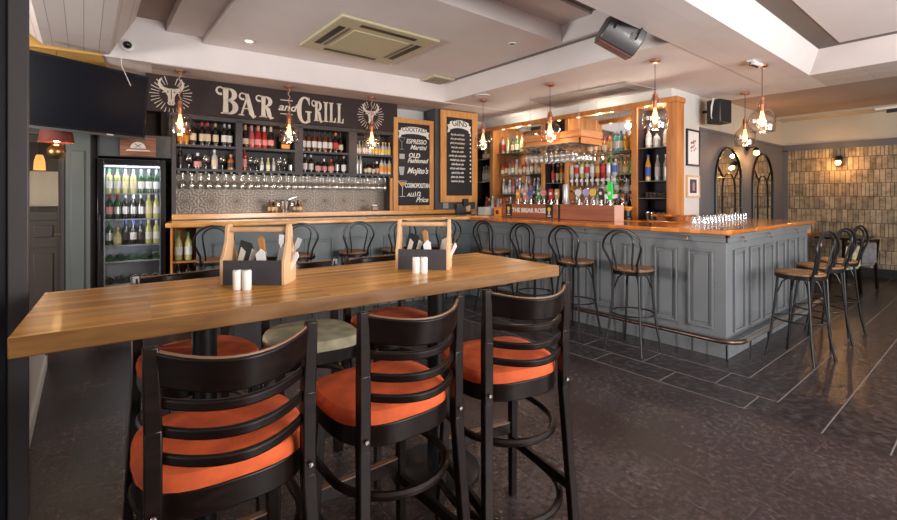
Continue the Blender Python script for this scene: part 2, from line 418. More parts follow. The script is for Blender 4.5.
# ------------------------------------------------------------------ walls
def Abox(name, m, *boxes, bevel=0):      # boxes in (s0,s1,n0,n1,z0,z1)
    bb = MB()
    for q in boxes: bb.box(*q)
    return struct(bb.build(name, m, rz=RA, bevel=bevel))
Abox('wall_rear', M_white, (.16, 5.0, 6.66, 6.8, 0, 2.84))
SB('wall_rear_corner', M_white, (5.6, 6.45, 6.42, 6.55, 0, 2.84))
Abox('wall_rear_dark', M_signbg, (-.56, .2, 6.95, 7.1, 0, 3.0), (.1, .2, 6.66, 7.0, 0, 3.0), (-.56, -.505, 6.4, 7.0, 0, 2.84))
Abox('wall_rear_head', M_greydark, (-.505, .2, 6.36, 6.95, 1.86, 2.12))
Abox('wall_rear_left', M_greydark, (-.80, -.55, 6.4, 6.5, 0, 2.2), (-3.2, -1.2, 6.4, 6.5, 0, 2.2), (-1.2, -.8, 6.4, 6.5, 2.08, 2.2))
Abox('wall_rear_upper', M_ochreglow, (-3.2, -.55, 6.4, 6.5, 2.2, 3.1))  # painted wall, its lamp-lit yellow put into the colour
Abox('wall_lobby', M_greydark, (-2.2, -.2, 7.6, 7.7, 0, 2.4))
SB('wall_right', M_stack, (10.7, 10.85, -3.2, 2.9, .16, 2.28))
SB('wall_right_upper', M_beige, (10.69, 10.85, -3.2, 2.9, 2.40, 3.0))
SB('wall_right_rail', M_panelgrey, (10.67, 10.85, -3.2, 2.81, 2.28, 2.40), (10.67, 10.85, 2.73, 2.82, .1, 2.3))
SB('baseboard_right', M_black, (10.66, 10.85, -3.2, 2.81, 0, .16))
SB('wall_mirror_side', M_panelgrey, (6.885, 10.7, 2.81, 2.95, 0, 2.36))
SB('wall_mirror_rail', M_panelgrey, (6.885, 10.7, 2.795, 2.95, 2.36, 2.40))
SB('wall_mirror_upper', M_beige, (6.885, 10.7, 2.815, 2.95, 2.40, 3.0))
SB('wall_white_strip', M_white, (6.2, 6.885, 2.81, 2.95, 0, 3.0))
SB('wall_back_bar', M_white, (6.3, 6.45, 2.96, 6.6, 0, 2.84))
SB('wall_back_bar_head', M_white, (6.06, 6.3, 2.815, 6.4, 2.66, 2.843))
M_rear = plaster('cream_room_wall', (.5, .45, .38), .8, .05)
SB('wall_front', M_rear, (-4, 10.9, -3.35, -3.2, 0, .85), (-4, 10.9, -3.35, -3.2, 2.45, 3.45), (-4, 1.2, -3.35, -3.2, .85, 2.45), (3.0, 3.6, -3.35, -3.2, .85, 2.45), (7.2, 10.9, -3.35, -3.2, .85, 2.45))
SB('wall_left', M_rear, (-4.1, -4, -3.2, 7.6, 0, .6), (-4.1, -4, -3.2, 7.6, 2.5, 3.45), (-4.1, -4, -3.2, -1.2, .6, 2.5), (-4.1, -4, 1.6, 2.6, .6, 2.5), (-4.1, -4, 5.4, 7.6, .6, 2.5))

# ------------------------------------------------------------------ ceiling
SB('ceiling_bar_soffit', M_ceil, (4.28, 7.55, 2.0, 7.0, 2.845, 3.4))
SB('ceiling_beam', M_ceilplank, (-4, 7.55, 1.5, 2.0, 2.84, 3.4))
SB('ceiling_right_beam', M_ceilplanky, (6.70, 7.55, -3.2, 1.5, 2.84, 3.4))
b = MB(); b.box(-3.2, 6.6, 5.8, 7.2, 2.84, 3.4); struct(b.build('ceiling_rear_bulkhead', M_ceil, rz=RA))
b = MB(); b.box(.0, 3.9, 5.82, 6.33, 2.834, 2.842); struct(b.build('ceiling_rear_boards', M_soffitwood, rz=RA))
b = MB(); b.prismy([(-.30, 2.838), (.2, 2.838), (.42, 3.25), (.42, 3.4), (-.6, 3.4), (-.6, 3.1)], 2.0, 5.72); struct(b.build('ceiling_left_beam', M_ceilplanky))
SB('ceiling_left', M_ochreglow, (-4, -.4, 2.0, 5.9, 3.12, 3.4))  # ochre here is lamp glow coloured onto the ceiling
b = MB(); b.box(-3.2, -.42, 5.79, 5.80, 2.83, 3.1); b.box(-3.2, -.42, 5.79, 6.4, 2.83, 2.838); struct(b.build('ceiling_rear_glow', M_ochreglow, rz=RA))  # thin sheets added to colour lamp glow onto bulkhead and soffit
SB('ceiling_left_recess', M_ceilbrown, (.4, .70, 2.0, 6.0, 3.3, 3.45))
SB('ceiling_left_step', M_ceil, (.70, 1.05, 2.0, 6.0, 3.2, 3.45))
SB('ceiling_raft', M_ceil, (1.05, 4.28, 3.17, 5.95, 3.13, 3.45))
SB('ceiling_raft_recess', M_ceil, (1.05, 4.28, 2.78, 3.17, 3.33, 3.45), (4.18, 4.28, 2.0, 3.17, 3.13, 3.45))
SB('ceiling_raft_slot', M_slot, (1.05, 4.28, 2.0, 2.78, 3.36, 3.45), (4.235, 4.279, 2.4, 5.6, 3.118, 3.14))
# right hand coffer
b = MB()
x0, x1, y0, y1 = -4, 6.70, -3.2, 1.5
b.add([(x0, y1, 2.84), (x1, y1, 2.84), (x1, y0, 2.84), (x0, y1 - .15, 3.05), (x1 - .3, y1 - .15, 3.05), (x1 - .3, y0, 3.05)], [(0, 1, 4, 3), (1, 2, 5, 4)])
struct(b.build('ceiling_coffer_side', M_ceil))
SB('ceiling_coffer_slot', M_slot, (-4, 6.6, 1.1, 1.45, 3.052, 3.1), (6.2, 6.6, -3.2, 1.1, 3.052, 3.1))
SB('ceiling_coffer', M_ceil, (-4, 6.28, -3.2, 1.15, 3.045, 3.2))
SB('ceiling_dining', M_ceilbrown, (7.55, 10.85, -3.2, 2.95, 2.90, 3.1))
SB('ceiling_dining_cove', M_beige, (10.2, 10.7, -3.2, 2.81, 2.86, 2.9))
SB('ceiling_roof', M_black, (-4, 10.9, -3.2, 7.6, 3.46, 3.6))

def disc(name, label, cat, loc, r, m, h=.02, ring=None, group=None, kidname='lens', m2=None):
    t = thing(name, label, cat, loc, 0, group)
    MB().lathe([(r * .72, -h * .4), (r, -h), (r * 1.0, 0), (r * .72, 0)], 20).build('rim', ring or M_plasticwhite, t)
    MB().lathe([(.0001, -h * .45), (r * .72, -h * .45), (r * .72, -h * .1), (.0001, -h * .1)], 16).build(kidname, m, t)
    return t
disc('downlight', 'small lit recessed spotlight in the flat ceiling left of the air conditioner', 'ceiling light', (1.43, 5.305, 3.13), .05, M_down, .012)
disc('smoke_detector', 'small unlit round fitting in the flat ceiling right of the air conditioner', 'ceiling fitting', (3.766, 3.531, 3.13), .045, M_greydark, .012)
disc('round_ceiling_vent', 'white round ceiling vent above the pendant beside the gin board', 'vent', (4.42, 4.72, 2.84), .11, M_plasticwhite, .01)
for o in (): pass
l = bpy.data.lights.new('downlight_beam', 'SPOT'); l.energy = 25; l.color = (1, .8, .55); l.spot_size = R(100); l.spot_blend = .7; l.shadow_soft_size = .04
lo = bpy.data.objects.new('downlight_beam', l); col.objects.link(lo); lo.location = (1.43, 5.305, 3.11)

# air conditioning cassette
t = thing('air_conditioner', 'large square cream ceiling air conditioning cassette with slotted louvres', 'air conditioner', (2.47, 4.48, 3.13), 0)
MB().box(-.58, .58, -.55, .55, -.035, -.001).build('casing', M_ac, t, bevel=.012)
MB().box(-.33, .33, -.31, .31, -.046, -.034).build('intake_grille', M_ac, t, bevel=.006)
for (a0, a1, b0, b1) in ((-.33, .33, -.47, -.41), (-.33, .33, .41, .47), (-.50, -.43, -.31, .31), (.43, .5, -.31, .31)):
    MB().box(a0, a1, b0, b1, -.039, -.03).build('louvre', M_black, t)
for (a0, a1, b0, b1) in ((-.40, -.37, -.31, .31), (.37, .4, -.31, .31)):
    MB().box(a0, a1, b0, b1, -.039, -.03).build('louvre', M_slot, t)
t = thing('ceiling_vent', 'small square cream air vent near the rear bulkhead end', 'vent', (4.04, 5.29, 3.13))
MB().box(-.19, .19, -.19, .19, -.03, -.001).build('casing', M_ac, t, bevel=.006)
for k in range(5): MB().box(-.15, .15, -.14 + k * .06, -.11 + k * .06, -.034, -.028).build('slat', M_slot, t)
t = thing('access_panel', 'taupe flat panel in the ceiling over the bar with an air grille', 'ceiling panel', (5.5, 3.75, 2.84))
MB().prism([(-.33, .74), (.42, .83), (.45, -.8), (-.22, -.72)], -.012, -.001).build('panel', mat('taupe_panel', (.38, .335, .31), .7), t)
MB().box(.0, .22, -.62, -.2, -.022, -.01).build('grille', mat('grille_grey', (.2, .18, .17), .6), t)

# ------------------------------------------------------------------ left opening: folded glazed doors, dwarf wall
M_navy = mat('navy_frame', (.010, .010, .014), .4, 0, 0, spec=.3)
M_navy2 = mat('grey_frame', (.045, .04, .043), .35, 0, 0, spec=.4)
b = MB(); b.box(-.45, -.20, 2.40, 2.52, 0, 2.84); b.box(-.62, -.47, 2.42, 2.5, 0, 2.84); b.box(-1.4, -.62, 2.36, 2.5, 0, 2.84)
b.T = Matrix.Translation((-.168, 2.4, 0)) @ Matrix.Rotation(R(36), 4, 'Z'); b.box(-.0, .0, 0, 0, 0, 0); b.T = None
struct(b.build('door_1', M_navy, bevel=.006))
b = MB(); b.box(-.225, -.165, 2.375, 2.40, 0, 2.84); b.box(-.30, -.275, 2.37, 2.4, 0, 2.84); struct(b.build('door_1_trim', M_navy2, bevel=.004))
SB('wall_dwarf_left', M_white, (-.55, -.25, 2.5, 5.0, 0, .45))
SB('baseboard_left', M_white, (-.25, -.235, 2.5, 5.0, 0, .09))

# rear door with a glazed upper half
t = bpy.data.objects.new('door_2', None); col.objects.link(t); t.location = A(-1.14, 6.36); t.rotation_euler = (0, 0, RA); t['kind'] = 'structure'
M_doorp = mat('door_brown_grey', (.045, .036, .033), .45, 0, 0, spec=.3)
b = MB(); b.box(0, .06, 0, .04, 0, 2.06); b.box(.30, .36, 0, .04, 0, 2.06); b.box(.06, .30, 0, .04, 1.15, 1.24); b.box(.06, .30, 0, .04, 1.98, 2.06)
b.box(.06, .30, .008, .03, 0, 1.15); b.box(.06, .30, 0, .04, 0, .2); b.box(.06, .3, 0, .04, .86, .92); b.build('door_leaf', M_doorp, t, bevel=.004)
for z0, z1 in ((.28, .8), (.97, 1.1)): MB().box(.1, .26, -.004, .012, z0, z1).build('door_panel', M_doorp, t, bevel=.008)
MB().box(.06, .30, .015, .021, 1.24, 1.98).build('door_pane', M_glass, t)
b = MB(); b.box(.335, .35, -.02, 0, .9, 1.05); b.tube([(.34, -.02, 1.0), (.34, -.05, 1.0), (.27, -.05, 1.0)], .008); b.build('door_handle', M_brass, t)
t = bpy.data.objects.new('trim_1', None); col.objects.link(t); t.location = A(-.78, 6.3); t.rotation_euler = (0, 0, RA); t['kind'] = 'structure'
M_post = plaster('sage_grey_post', (.085, .1, .1), .45, .08)
b = MB(); b.box(0, .22, 0, .1, 0, 2.25); b.build('post', M_post, t, bevel=.006); MB().box(-.03, .0, -.01, .06, 0, 2.25).build('bead', M_navy2, t); MB().box(.05, .17, -.015, 0, .25, 1.9).build('panel', M_post, t, bevel=.01)
SB('ceiling_lobby', M_greydark, (-3.0, .2, 6.75, 7.9, 2.42, 2.5))

def bulb_light(name, loc, e, colr=(1, .62, .32), r=.03):
    l = bpy.data.lights.new(name, 'POINT'); l.energy = e; l.color = colr; l.shadow_soft_size = r
    o = bpy.data.objects.new(name, l); col.objects.link(o); o.location = loc; return o

# red shaded lamp below the television
t = thing('hanging_lamp', 'dark red shaded lamp with a round brass body below the television', 'lamp', (-.21, 5.89, 1.865))
MB().tube([(0, 0, .2), (0, 0, .975)], .006).build('rod', M_brass, t)
MB().shell([(.12, .2), (.14, .07)], 20).build('lamp_shade', mat('red_shade', (.16, .03, .02), .7), t)
MB().sphere((0, 0, -.02), .075).build('brass_body', M_brass, t)
MB().sphere((0, 0, .1), .03).build('bulb', M_bulb, t)
bulb_light('hanging_lamp_glow', (-.21, 5.89, 1.965), 3)
t = thing('lobby_pendant', 'small amber pendant glowing behind the glass of the rear door', 'lamp', A(-1.12, 7.2, 1.78))
MB().tube([(0, 0, .1), (0, 0, .64)], .004).build('cord', M_black, t)
MB().shell([(.03, .12), (.05, .05), (.055, -.06)], 14).build('lamp_shade', mat('amber_shade', (.5, .2, .06), .4, emit=(1, .35, .08), es=1.2), t)
MB().sphere((0, 0, 0), .025).build('bulb', M_bulb, t)
bulb_light('lobby_glow', A(-1.1, 7.1, 1.5), 6, (1, .75, .5))
t = tag(MB().box(-.17, .17, 0, .02, -.22, .22).build('lobby_reflection_panel', M_chalkgrey, loc=A(-1.14, 7.57, 1.5), rz=RA), 'pale panel behind the glazed rear door, in place of a window reflection', 'picture')  # pale panel added in place of the window reflection in the door glass

# television
t = thing('television', 'large black flat television tilted down on a wall arm at top left', 'television', (-.02, 5.72, 2.035), R(24.8))
TV = Matrix.Rotation(R(7), 4, 'X')
b = MB(); b.T = TV; b.box(-.60, .60, .0, .05, -.0, .68); b.build('casing', M_blackgloss, t, bevel=.01)
b = MB(); b.T = TV; b.box(-.575, .575, -.004, .002, .04, .655); b.build('screen', mat('screen_glass', (.006, .008, .016), .2, spec=.25), t)
b = MB(); b.T = TV; b.box(-.6, .6, -.008, .01, -.012, .014); b.build('lower_trim', mat('trim_steel', (.12, .12, .13), .3, .8), t)
b = MB(); b.T = TV; b.box(.22, .28, -.01, -.003, .0, .012); b.build('brand_badge', M_plasticwhite, t)
b = MB(); b.T = TV; b.box(-.2, .2, .05, .1, .2, .5); b.T = None; b.tube([(0, .08, .35), (0, .35, .42), (-.02, .62, .42)], .025); b.build('wall_arm', M_black, t)
t = thing('media_box', 'small black box on the wall just above the television', 'box', (-.17, 5.95, 2.66), R(-3))
MB().box(-.12, .12, 0, .1, 0, .085).build('casing', M_black, t, bevel=.004); MB().tube([(.1, .05, .05), (.2, 0, .02), (.28, -.02, .1)], .006).build('cable', M_black, t); MB().box(-.03, .03, .1, .5, .02, .06).build('bracket', M_black, t)
tag(MB().tube([(.30, 5.70, 2.85), (.30, 5.71, 2.75), (.34, 5.72, 2.65), (.38, 5.72, 2.55)], .003).build('cable', M_plasticwhite), 'white cable dropping from the bulkhead behind the television', 'cable')
# cctv dome on bulkhead
t = thing('security_camera', 'white dome security camera on the rear bulkhead above the television', 'camera', A(-.21, 5.8, 2.98), RA)
b = MB(); b.T = Matrix.Rotation(R(90), 4, 'X'); b.lathe([(.065, 0), (.065, .02), (.045, .03)], 20); b.build('base', M_plasticwhite, t)
b = MB(); b.T = Matrix.Rotation(R(90), 4, 'X'); b.sphere((0, 0, .03), .04); b.build('dome', M_blackgloss, t)

# ------------------------------------------------------------------ bottle library
GC = {}
def gm(name, c, tr=0, rough=.12): return mat('glass_' + name, c, rough, 0, .3, trans=tr * .4)
GLASS = {'amber': gm('amber', (.36, .12, .02)), 'green': gm('green', (.02, .06, .02)), 'dark': gm('dark', (.01, .008, .008)), 'clear': gm('clear', (.5, .52, .52), .35),
         'brown': gm('brown', (.1, .035, .015)), 'rose': gm('rose', (.45, .1, .1)), 'straw': gm('straw', (.5, .5, .18), .25), 'lime': gm('lime', (.12, .38, .05)), 'blue': gm('blue', (.05, .3, .45)), 'teal': gm('teal', (.08, .32, .33)),
         'gold': gm('gold', (.6, .3, .04)), 'red': gm('red', (.35, .02, .02))}
PAPER = {'cream': mat('paper_cream', (.62, .53, .38), .7), 'white': mat('paper_white', (.68, .67, .66), .7), 'black': mat('paper_black', (.02, .02, .02), .5), 'red': mat('paper_red', (.5, .03, .03), .6), 'pink': mat('paper_pink', (.6, .25, .25), .6),
         'yellow': mat('paper_yellow', (.75, .5, .05), .6), 'blue': mat('paper_blue', (.06, .12, .4), .6), 'gold': mat('paper_gold', (.5, .33, .12), .4), 'green': mat('paper_green', (.06, .25, .08), .6), 'orange': mat('paper_orange', (.7, .28, .03), .6), 'silver': mat('paper_silver', (.5, .5, .52), .3, .5)}
SHAPES = {'wine': (.30, [(.001, 0), (.036, .003), (.037, .02), (.037, .185), (.032, .21), (.016, .235), (.014, .3)], (.06, .15), (.245, .302, .0155)),
          'champagne': (.31, [(.001, 0), (.043, .004), (.043, .16), (.036, .2), (.018, .245), (.015, .31)], (.05, .125), (.215, .312, .0195)),
          'spirit': (.27, [(.001, 0), (.037, .003), (.038, .01), (.038, .165), (.030, .19), (.015, .205), (.014, .25)], (.04, .135), (.235, .272, .0175)),
          'squat': (.215, [(.001, 0), (.044, .003), (.046, .03), (.046, .11), (.036, .14), (.016, .158), (.015, .19)], (.03, .10), (.18, .216, .019)),
          'slim': (.30, [(.001, 0), (.030, .003), (.031, .02), (.031, .19), (.02, .225), (.013, .25), (.013, .285)], (.05, .16), (.27, .302, .016)),
          'mixer': (.19, [(.001, 0), (.026, .003), (.027, .02), (.027, .1), (.02, .13), (.0115, .15), (.0115, .18)], (.03, .085), (.175, .192, .0135))}
MD = {}
def bottle_data(shape, glass, paper, cap):
    h, prof, (l0, l1), (c0, c1, cr) = SHAPES[shape]
    k = (shape, 'g', glass)
    if k not in MD: MD[k] = MB().lathe(prof, 12).data('bottle_glass', GLASS[glass])
    k2 = (shape, 'l', paper)
    if k2 not in MD:
        rr = max(r for r, z in prof if l0 - .05 <= z <= l1 + .05) + .0012
        MD[k2] = MB().shell([(rr, l0), (rr, l1)], 12).data('bottle_label', PAPER[paper])
    k3 = (shape, 'c', cap)
    if k3 not in MD: MD[k3] = MB().lathe([(cr, c0), (cr, c1)], 10).data('bottle_cap', PAPER[cap])
    return MD[k], MD[k2], MD[k3]
NAMEG = {'amber': 'amber', 'green': 'dark green', 'dark': 'near black', 'clear': 'clear', 'brown': 'brown', 'rose': 'pink', 'straw': 'straw yellow', 'lime': 'bright green', 'blue': 'blue', 'teal': 'teal', 'gold': 'golden', 'red': 'red'}
def bottle(shape, glass, paper, cap, loc, where, group, flip=False, lying=None, scale=1.0):
    t = thing('bottle', '%s bottle, %s label, %s' % (NAMEG[glass], paper, where), 'bottle', loc, 0, group)
    if flip: t.rotation_euler = (math.pi, 0, 0)
    if lying is not None: t.rotation_euler = lying
    t.scale = (scale,) * 3
    for nm, me in zip(('glass_body', 'label', 'cap'), bottle_data(shape, glass, paper, cap)):
        o = bpy.data.objects.new(nm, me); col.objects.link(o); o.parent = t
    return t
GK = {}
def glass_data(kind):
    if kind in GK: return GK[kind]
    b = MB()
    if kind == 'stem':   b.shell([(.001, 0), (.034, .001), (.034, .003), (.004, .006), (.0035, .08), (.02, .095), (.034, .12), (.037, .15), (.031, .19)], 12)
    if kind == 'balloon': b.shell([(.001, 0), (.036, .001), (.036, .003), (.004, .006), (.004, .06), (.03, .075), (.05, .11), (.05, .14), (.038, .18)], 12)
    if kind == 'tumbler': b.shell([(.001, .004), (.029, 0), (.036, .09), (.034, .09), (.028, .01), (.001, .01)], 12)
    if kind == 'shot': b.shell([(.001, .004), (.024, 0), (.03, .075), (.028, .075), (.023, .01), (.001, .01)], 10)
    GK[kind] = b.data('glass_' + kind, thin_glass('upturned_tumbler_glass', (.93, .94, .95), 1, 1.5, (.5, .5, .52)) if kind == 'shot' else M_glassy); return GK[kind]
def glass(kind, name, loc, label, group, flip=False):
    o = bpy.data.objects.new(name, glass_data(kind)); col.objects.link(o); o.location = loc
    if flip: o.rotation_euler = (math.pi, 0, 0)
    return tag(o, label, 'glass', group)

# ------------------------------------------------------------------ drinks fridge
t = thing('drinks_fridge', 'tall black glass fronted fridge filled with wine bottles', 'fridge', A(-.5, 6.33), RA)
W_, D_, H_ = .64, .5, 1.83
b = MB(); b.box(0, .05, 0, D_, .02, H_); b.box(W_ - .05, W_, 0, D_, .02, H_); b.box(.05, W_ - .05, 0, D_, .02, .16); b.box(.05, W_ - .05, 0, D_, H_ - .07, H_); b.box(.05, W_ - .05, D_ - .03, D_, .16, H_ - .07)
b.build('cabinet', M_black, t, bevel=.004)
b = MB(); b.box(.05, .056, .02, D_ - .03, .16, H_ - .07); b.box(W_ - .056, W_ - .05, .02, D_ - .03, .16, H_ - .07); b.box(.056, W_ - .056, D_ - .036, D_ - .03, .16, H_ - .07); b.build('liner', mat('fridge_liner', (.5, .52, .56), .5), t)
FS = (1.44, 1.145, .845, .66, .40, .19)
for z in FS: MB().box(.056, W_ - .056, .06, D_ - .04, z - .012, z).build('shelf', mat('fridge_shelf', (.3, .31, .34), .4, .3), t)
b = MB(); b.box(.06, W_ - .06, .045, .055, H_ - .09, H_ - .075); b.build('light_strip', M_fridgelight, t)
b = MB(); b.box(0, .055, -.03, 0, .02, H_ - .01); b.box(W_ - .055, W_, -.03, 0, .02, H_ - .01); b.box(.055, W_ - .055, -.03, 0, .02, .14); b.box(.055, W_ - .055, -.03, 0, H_ - .07, H_ - .01)
d = b.build('door', M_blackgloss, t, bevel=.004); MB().box(.055, W_ - .055, -.018, -.012, .14, H_ - .07).build('door_glass', M_glass, d); MB().tube([(.02, -.05, .8), (.02, -.05, 1.2)], .009).build('handle', M_black, d)
fl = area('fridge_lamp', A(-.18, 6.40, 1.73), A(-.18, 6.62, .9), .5, .05, 1.6, (.8, .88, 1)); fl.parent = None
for z in (1.42, 1.12, .82): bulb_light('fridge_led', A(-.18, 6.39, z - .03), .35, (.8, .88, 1), .02)
rows = [(1.44, [('wine', 'straw', 'white', 'green')] * 2 + [('wine', 'straw', 'cream', 'silver')] * 2 + [('wine', 'green', 'white', 'silver')] * 3, 'top shelf'),
        (1.145, [('wine', 'green', 'pink', 'red'), ('wine', 'green', 'silver', 'red'), ('wine', 'dark', 'silver', 'white'), ('wine', 'dark', 'silver', 'white'), ('wine', 'dark', 'silver', 'white'), ('wine', 'straw', 'cream', 'cream'), ('wine', 'straw', 'white', 'white')], 'second shelf'),
        (.845, [('wine', 'green', 'silver', 'green'), ('squat', 'straw', 'cream', 'gold'), ('wine', 'dark', 'black', 'blue'), ('wine', 'dark', 'white', 'blue'), ('wine', 'dark', 'black', 'blue'), ('wine', 'straw', 'white', 'cream'), ('wine', 'straw', 'white', 'white')], 'third shelf')]
for z, lst, sh in rows:
    for i, q in enumerate(lst):
        bottle(*q, A(-.405 + i * .0755, 6.46, z + .001), '%s from left, fridge %s' % (ORD[i], sh), 'wine bottles in the fridge', scale=.93)
for i in range(5):
    bottle('wine', 'green', 'white', 'silver', A(-.40 + i * .11, 6.44, .66 + .038), 'lying %s from left, fourth fridge shelf' % ORD[i], 'bottles lying in the fridge', lying=(R(-90), 0, RA))
for i in range(5):
    bottle('wine', ['dark', 'green'][i % 2], ['white', 'silver', 'red'][i % 3], 'silver', A(-.40 + i * .11, 6.44, .40 + .038), 'lying %s from left, lowest fridge shelf' % ORD[i], 'bottles lying in the fridge', lying=(R(-90), 0, RA))

# wooden plaque above the fridge
t = thing('wall_plaque', 'small rustic plank sign with white half round emblem above the fridge', 'sign', A(-.30, 6.30, 1.865), RA)
MB().box(0, .34, 0, .03, 0, .22).build('plank_board', M_plank, t, bevel=.003)
b = MB(); b.prismy([(.17 + .075 * math.cos(a * math.pi / 12), .09 + .075 * math.sin(a * math.pi / 12)) for a in range(13)], -.003, .001); b.prismy([(.07, .075), (.27, .075), (.29, .055), (.27, .06), (.07, .06), (.05, .055)], -.003, .001); b.build('emblem', M_chalk, t)
b = MB(); b.prismy([(.14, .1), (.2, .145), (.204, .141), (.144, .096)], -.005, -.003); b.prismy([(.2, .1), (.14, .145), (.136, .141), (.196, .096)], -.005, -.003); b.build('crossed_tools', M_black, t)
tag(MB().box(0, .26, 0, .02, 0, .46).build('dark_panel', mat('dark_brown_panel', (.022, .012, .011), .6), loc=A(-.09, 6.64 + .29, 2.14), rz=RA), 'dark brown square panel between the television and the bottle rack', 'panel')

# ------------------------------------------------------------------ rear bottle rack with the BAR and GRILL sign
t = thing('bottle_rack', 'long charcoal wall rack with four bays of bottles and a glass rail', 'shelf unit', A(.2, 6.33, 1.19), RA)
Z0 = 1.19
b = MB(); b.box(0, 2.98, .31, .325, .0, 1.18); b.build('back_panel', M_shelf, t)
for x0, x1 in ((0, .045), (.703, .78), (1.442, 1.55), (2.214, 2.337), (2.94, 2.98)):
    z0 = 1.70 - Z0 if 0 < x0 < 2.9 else 0
    MB().box(x0, x1, 0, .31, z0, 2.37 - Z0).build('upright', M_shelf, t)
for z in (2.04, 1.745): MB().box(.045, 2.94, .006, .31, z - .03 - Z0, z - Z0).build('shelf_board', M_shelf, t)
MB().box(0, 2.98, 0, .31, 2.35 - Z0, 2.40 - Z0).build('top_board', M_shelf, t)
BAYS = [(.245, .903), (.98, 1.642), (1.75, 2.414), (2.537, 3.14)]
for k in range(30): MB().box(.06 + k * .0965, .085 + k * .0965, .01, .28, 1.690 - Z0, 1.712 - Z0).build('glass_rail', mat('green_black_rail', (.02, .04, .035), .3), t)
MB().box(.045, 2.94, .295, .308, 0, .54).build('tin_splashback', M_tin, t)['label'] = 'brown pressed tin tiles'
MB().box(2.88, 2.94, .0, .03, 0, .50).build('edge_post', M_pine, t)['label'] = 'narrow pine post'
for k in range(29):
    for r_ in range(2):
        glass('stem', 'wine_glass', A(.32 + k * .0965, 6.40 + r_ * .13, 1.689), 'stemmed wine glass hanging upside down under the rear bottle rack', 'wine glasses hanging under the bottle rack', True)
TOP = [[('spirit', 'amber', 'orange', 'orange')] * 2 + [('wine', 'dark', 'cream', 'black'), ('wine', 'dark', 'cream', 'red'), ('wine', 'dark', 'cream', 'red'), ('wine', 'dark', 'cream', 'gold'), ('wine', 'dark', 'white', 'silver'), ('wine', 'dark', 'white', 'white')],
       [('champagne', 'dark', 'cream', 'gold'), ('champagne', 'rose', 'pink', 'pink'), ('champagne', 'red', 'pink', 'pink'), ('champagne', 'red', 'pink', 'white'), ('champagne', 'dark', 'pink', 'silver')],
       [('wine', 'brown', 'white', 'black')] * 6 + [('wine', 'dark', 'red', 'orange'), ('champagne', 'dark', 'cream', 'black')],
       [('mixer', 'clear', 'white', 'silver')] * 5 + [('mixer', 'clear', 'yellow', 'yellow')] * 6]
OFF = [[.06, .12, .2, .3, .36, .45, .55, .61], [.06, .14, .22, .30, .38], [.04 + i * .078 for i in range(8)], [.04 + i * .054 for i in range(11)]]
BN = ['left bay', 'second bay', 'third bay', 'right bay']
for bi, (lst, offs) in enumerate(zip(TOP, OFF)):
    for i, (q, o_) in enumerate(zip(lst, offs)):
        bottle(*q, A(BAYS[bi][0] + o_ - .015, 6.42 + .02 * (i % 2), 2.041), '%s from left, top shelf, rack %s' % (ORD[i], BN[bi]), 'bottles on the top rack shelf', scale=.96 if bi < 3 else 1.05)
t = thing('gift_box', 'small orange and dark boxed bottle on the top shelf beside the middle pendant', 'box', A(1.53, 6.42, 2.041), RA)
MB().box(-.05, .05, -.04, .04, 0, .2).build('carton', PAPER['black'], t); MB().box(-.052, .052, -.042, .0, .02, .07).build('orange_band', PAPER['orange'], t)
LOW = [[('slim', 'dark', 'black', 'black'), 'g', ('squat', 'dark', 'pink', 'white'), 'g', ('spirit', 'clear', 'cream', 'white'), 'g', ('squat', 'amber', 'black', 'gold')],
       [('slim', 'red', 'pink', 'red'), 'g', 'g', ('mixer', 'clear', 'white', 'silver'), ('mixer', 'straw', 'white', 'yellow'), ('mixer', 'clear', 'white', 'silver'), 'g', 'g', 't'],
       [('spirit', 'dark', 'white', 'white'), ('spirit', 'dark', 'white', 'white'), ('squat', 'dark', 'pink', 'black'), ('squat', 'dark', 'pink', 'silver'), ('squat', 'brown', 'pink', 'red'), ('spirit', 'dark', 'silver', 'black'), ('spirit', 'dark', 'white', 'pink')],
       [('slim', 'clear', 'silver', 'silver'), ('slim', 'clear', 'silver', 'white'), ('mixer', 'dark', 'cream', 'black'), ('squat', 'dark', 'cream', 'black'), ('mixer', 'dark', 'cream', 'red'), ('squat', 'dark', 'pink', 'silver'), ('spirit', 'clear', 'orange', 'black'), ('spirit', 'clear', 'orange', 'black'), ('spirit', 'clear', 'orange', 'black')]]
for bi, lst in enumerate(LOW):
    n_ = len(lst); w_ = BAYS[bi][1] - BAYS[bi][0]
    for i, q in enumerate(lst):
        p = A(BAYS[bi][0] + w_ * (i + .5) / n_, 6.42 + .03 * (i % 2), 1.746)
        if isinstance(q, tuple): bottle(*q, p, '%s item from left, lower shelf, rack %s' % (ORD[i], BN[bi]), 'bottles on the lower rack shelf', scale=.92)
        else: glass('balloon' if q == 'g' else 'tumbler', 'cocktail_glass', p, '%s, %s item from left, lower shelf, rack %s' % ('balloon gin glass' if q == 'g' else 'glass tumbler', ORD[i], BN[bi]), 'glasses on the lower rack shelf')

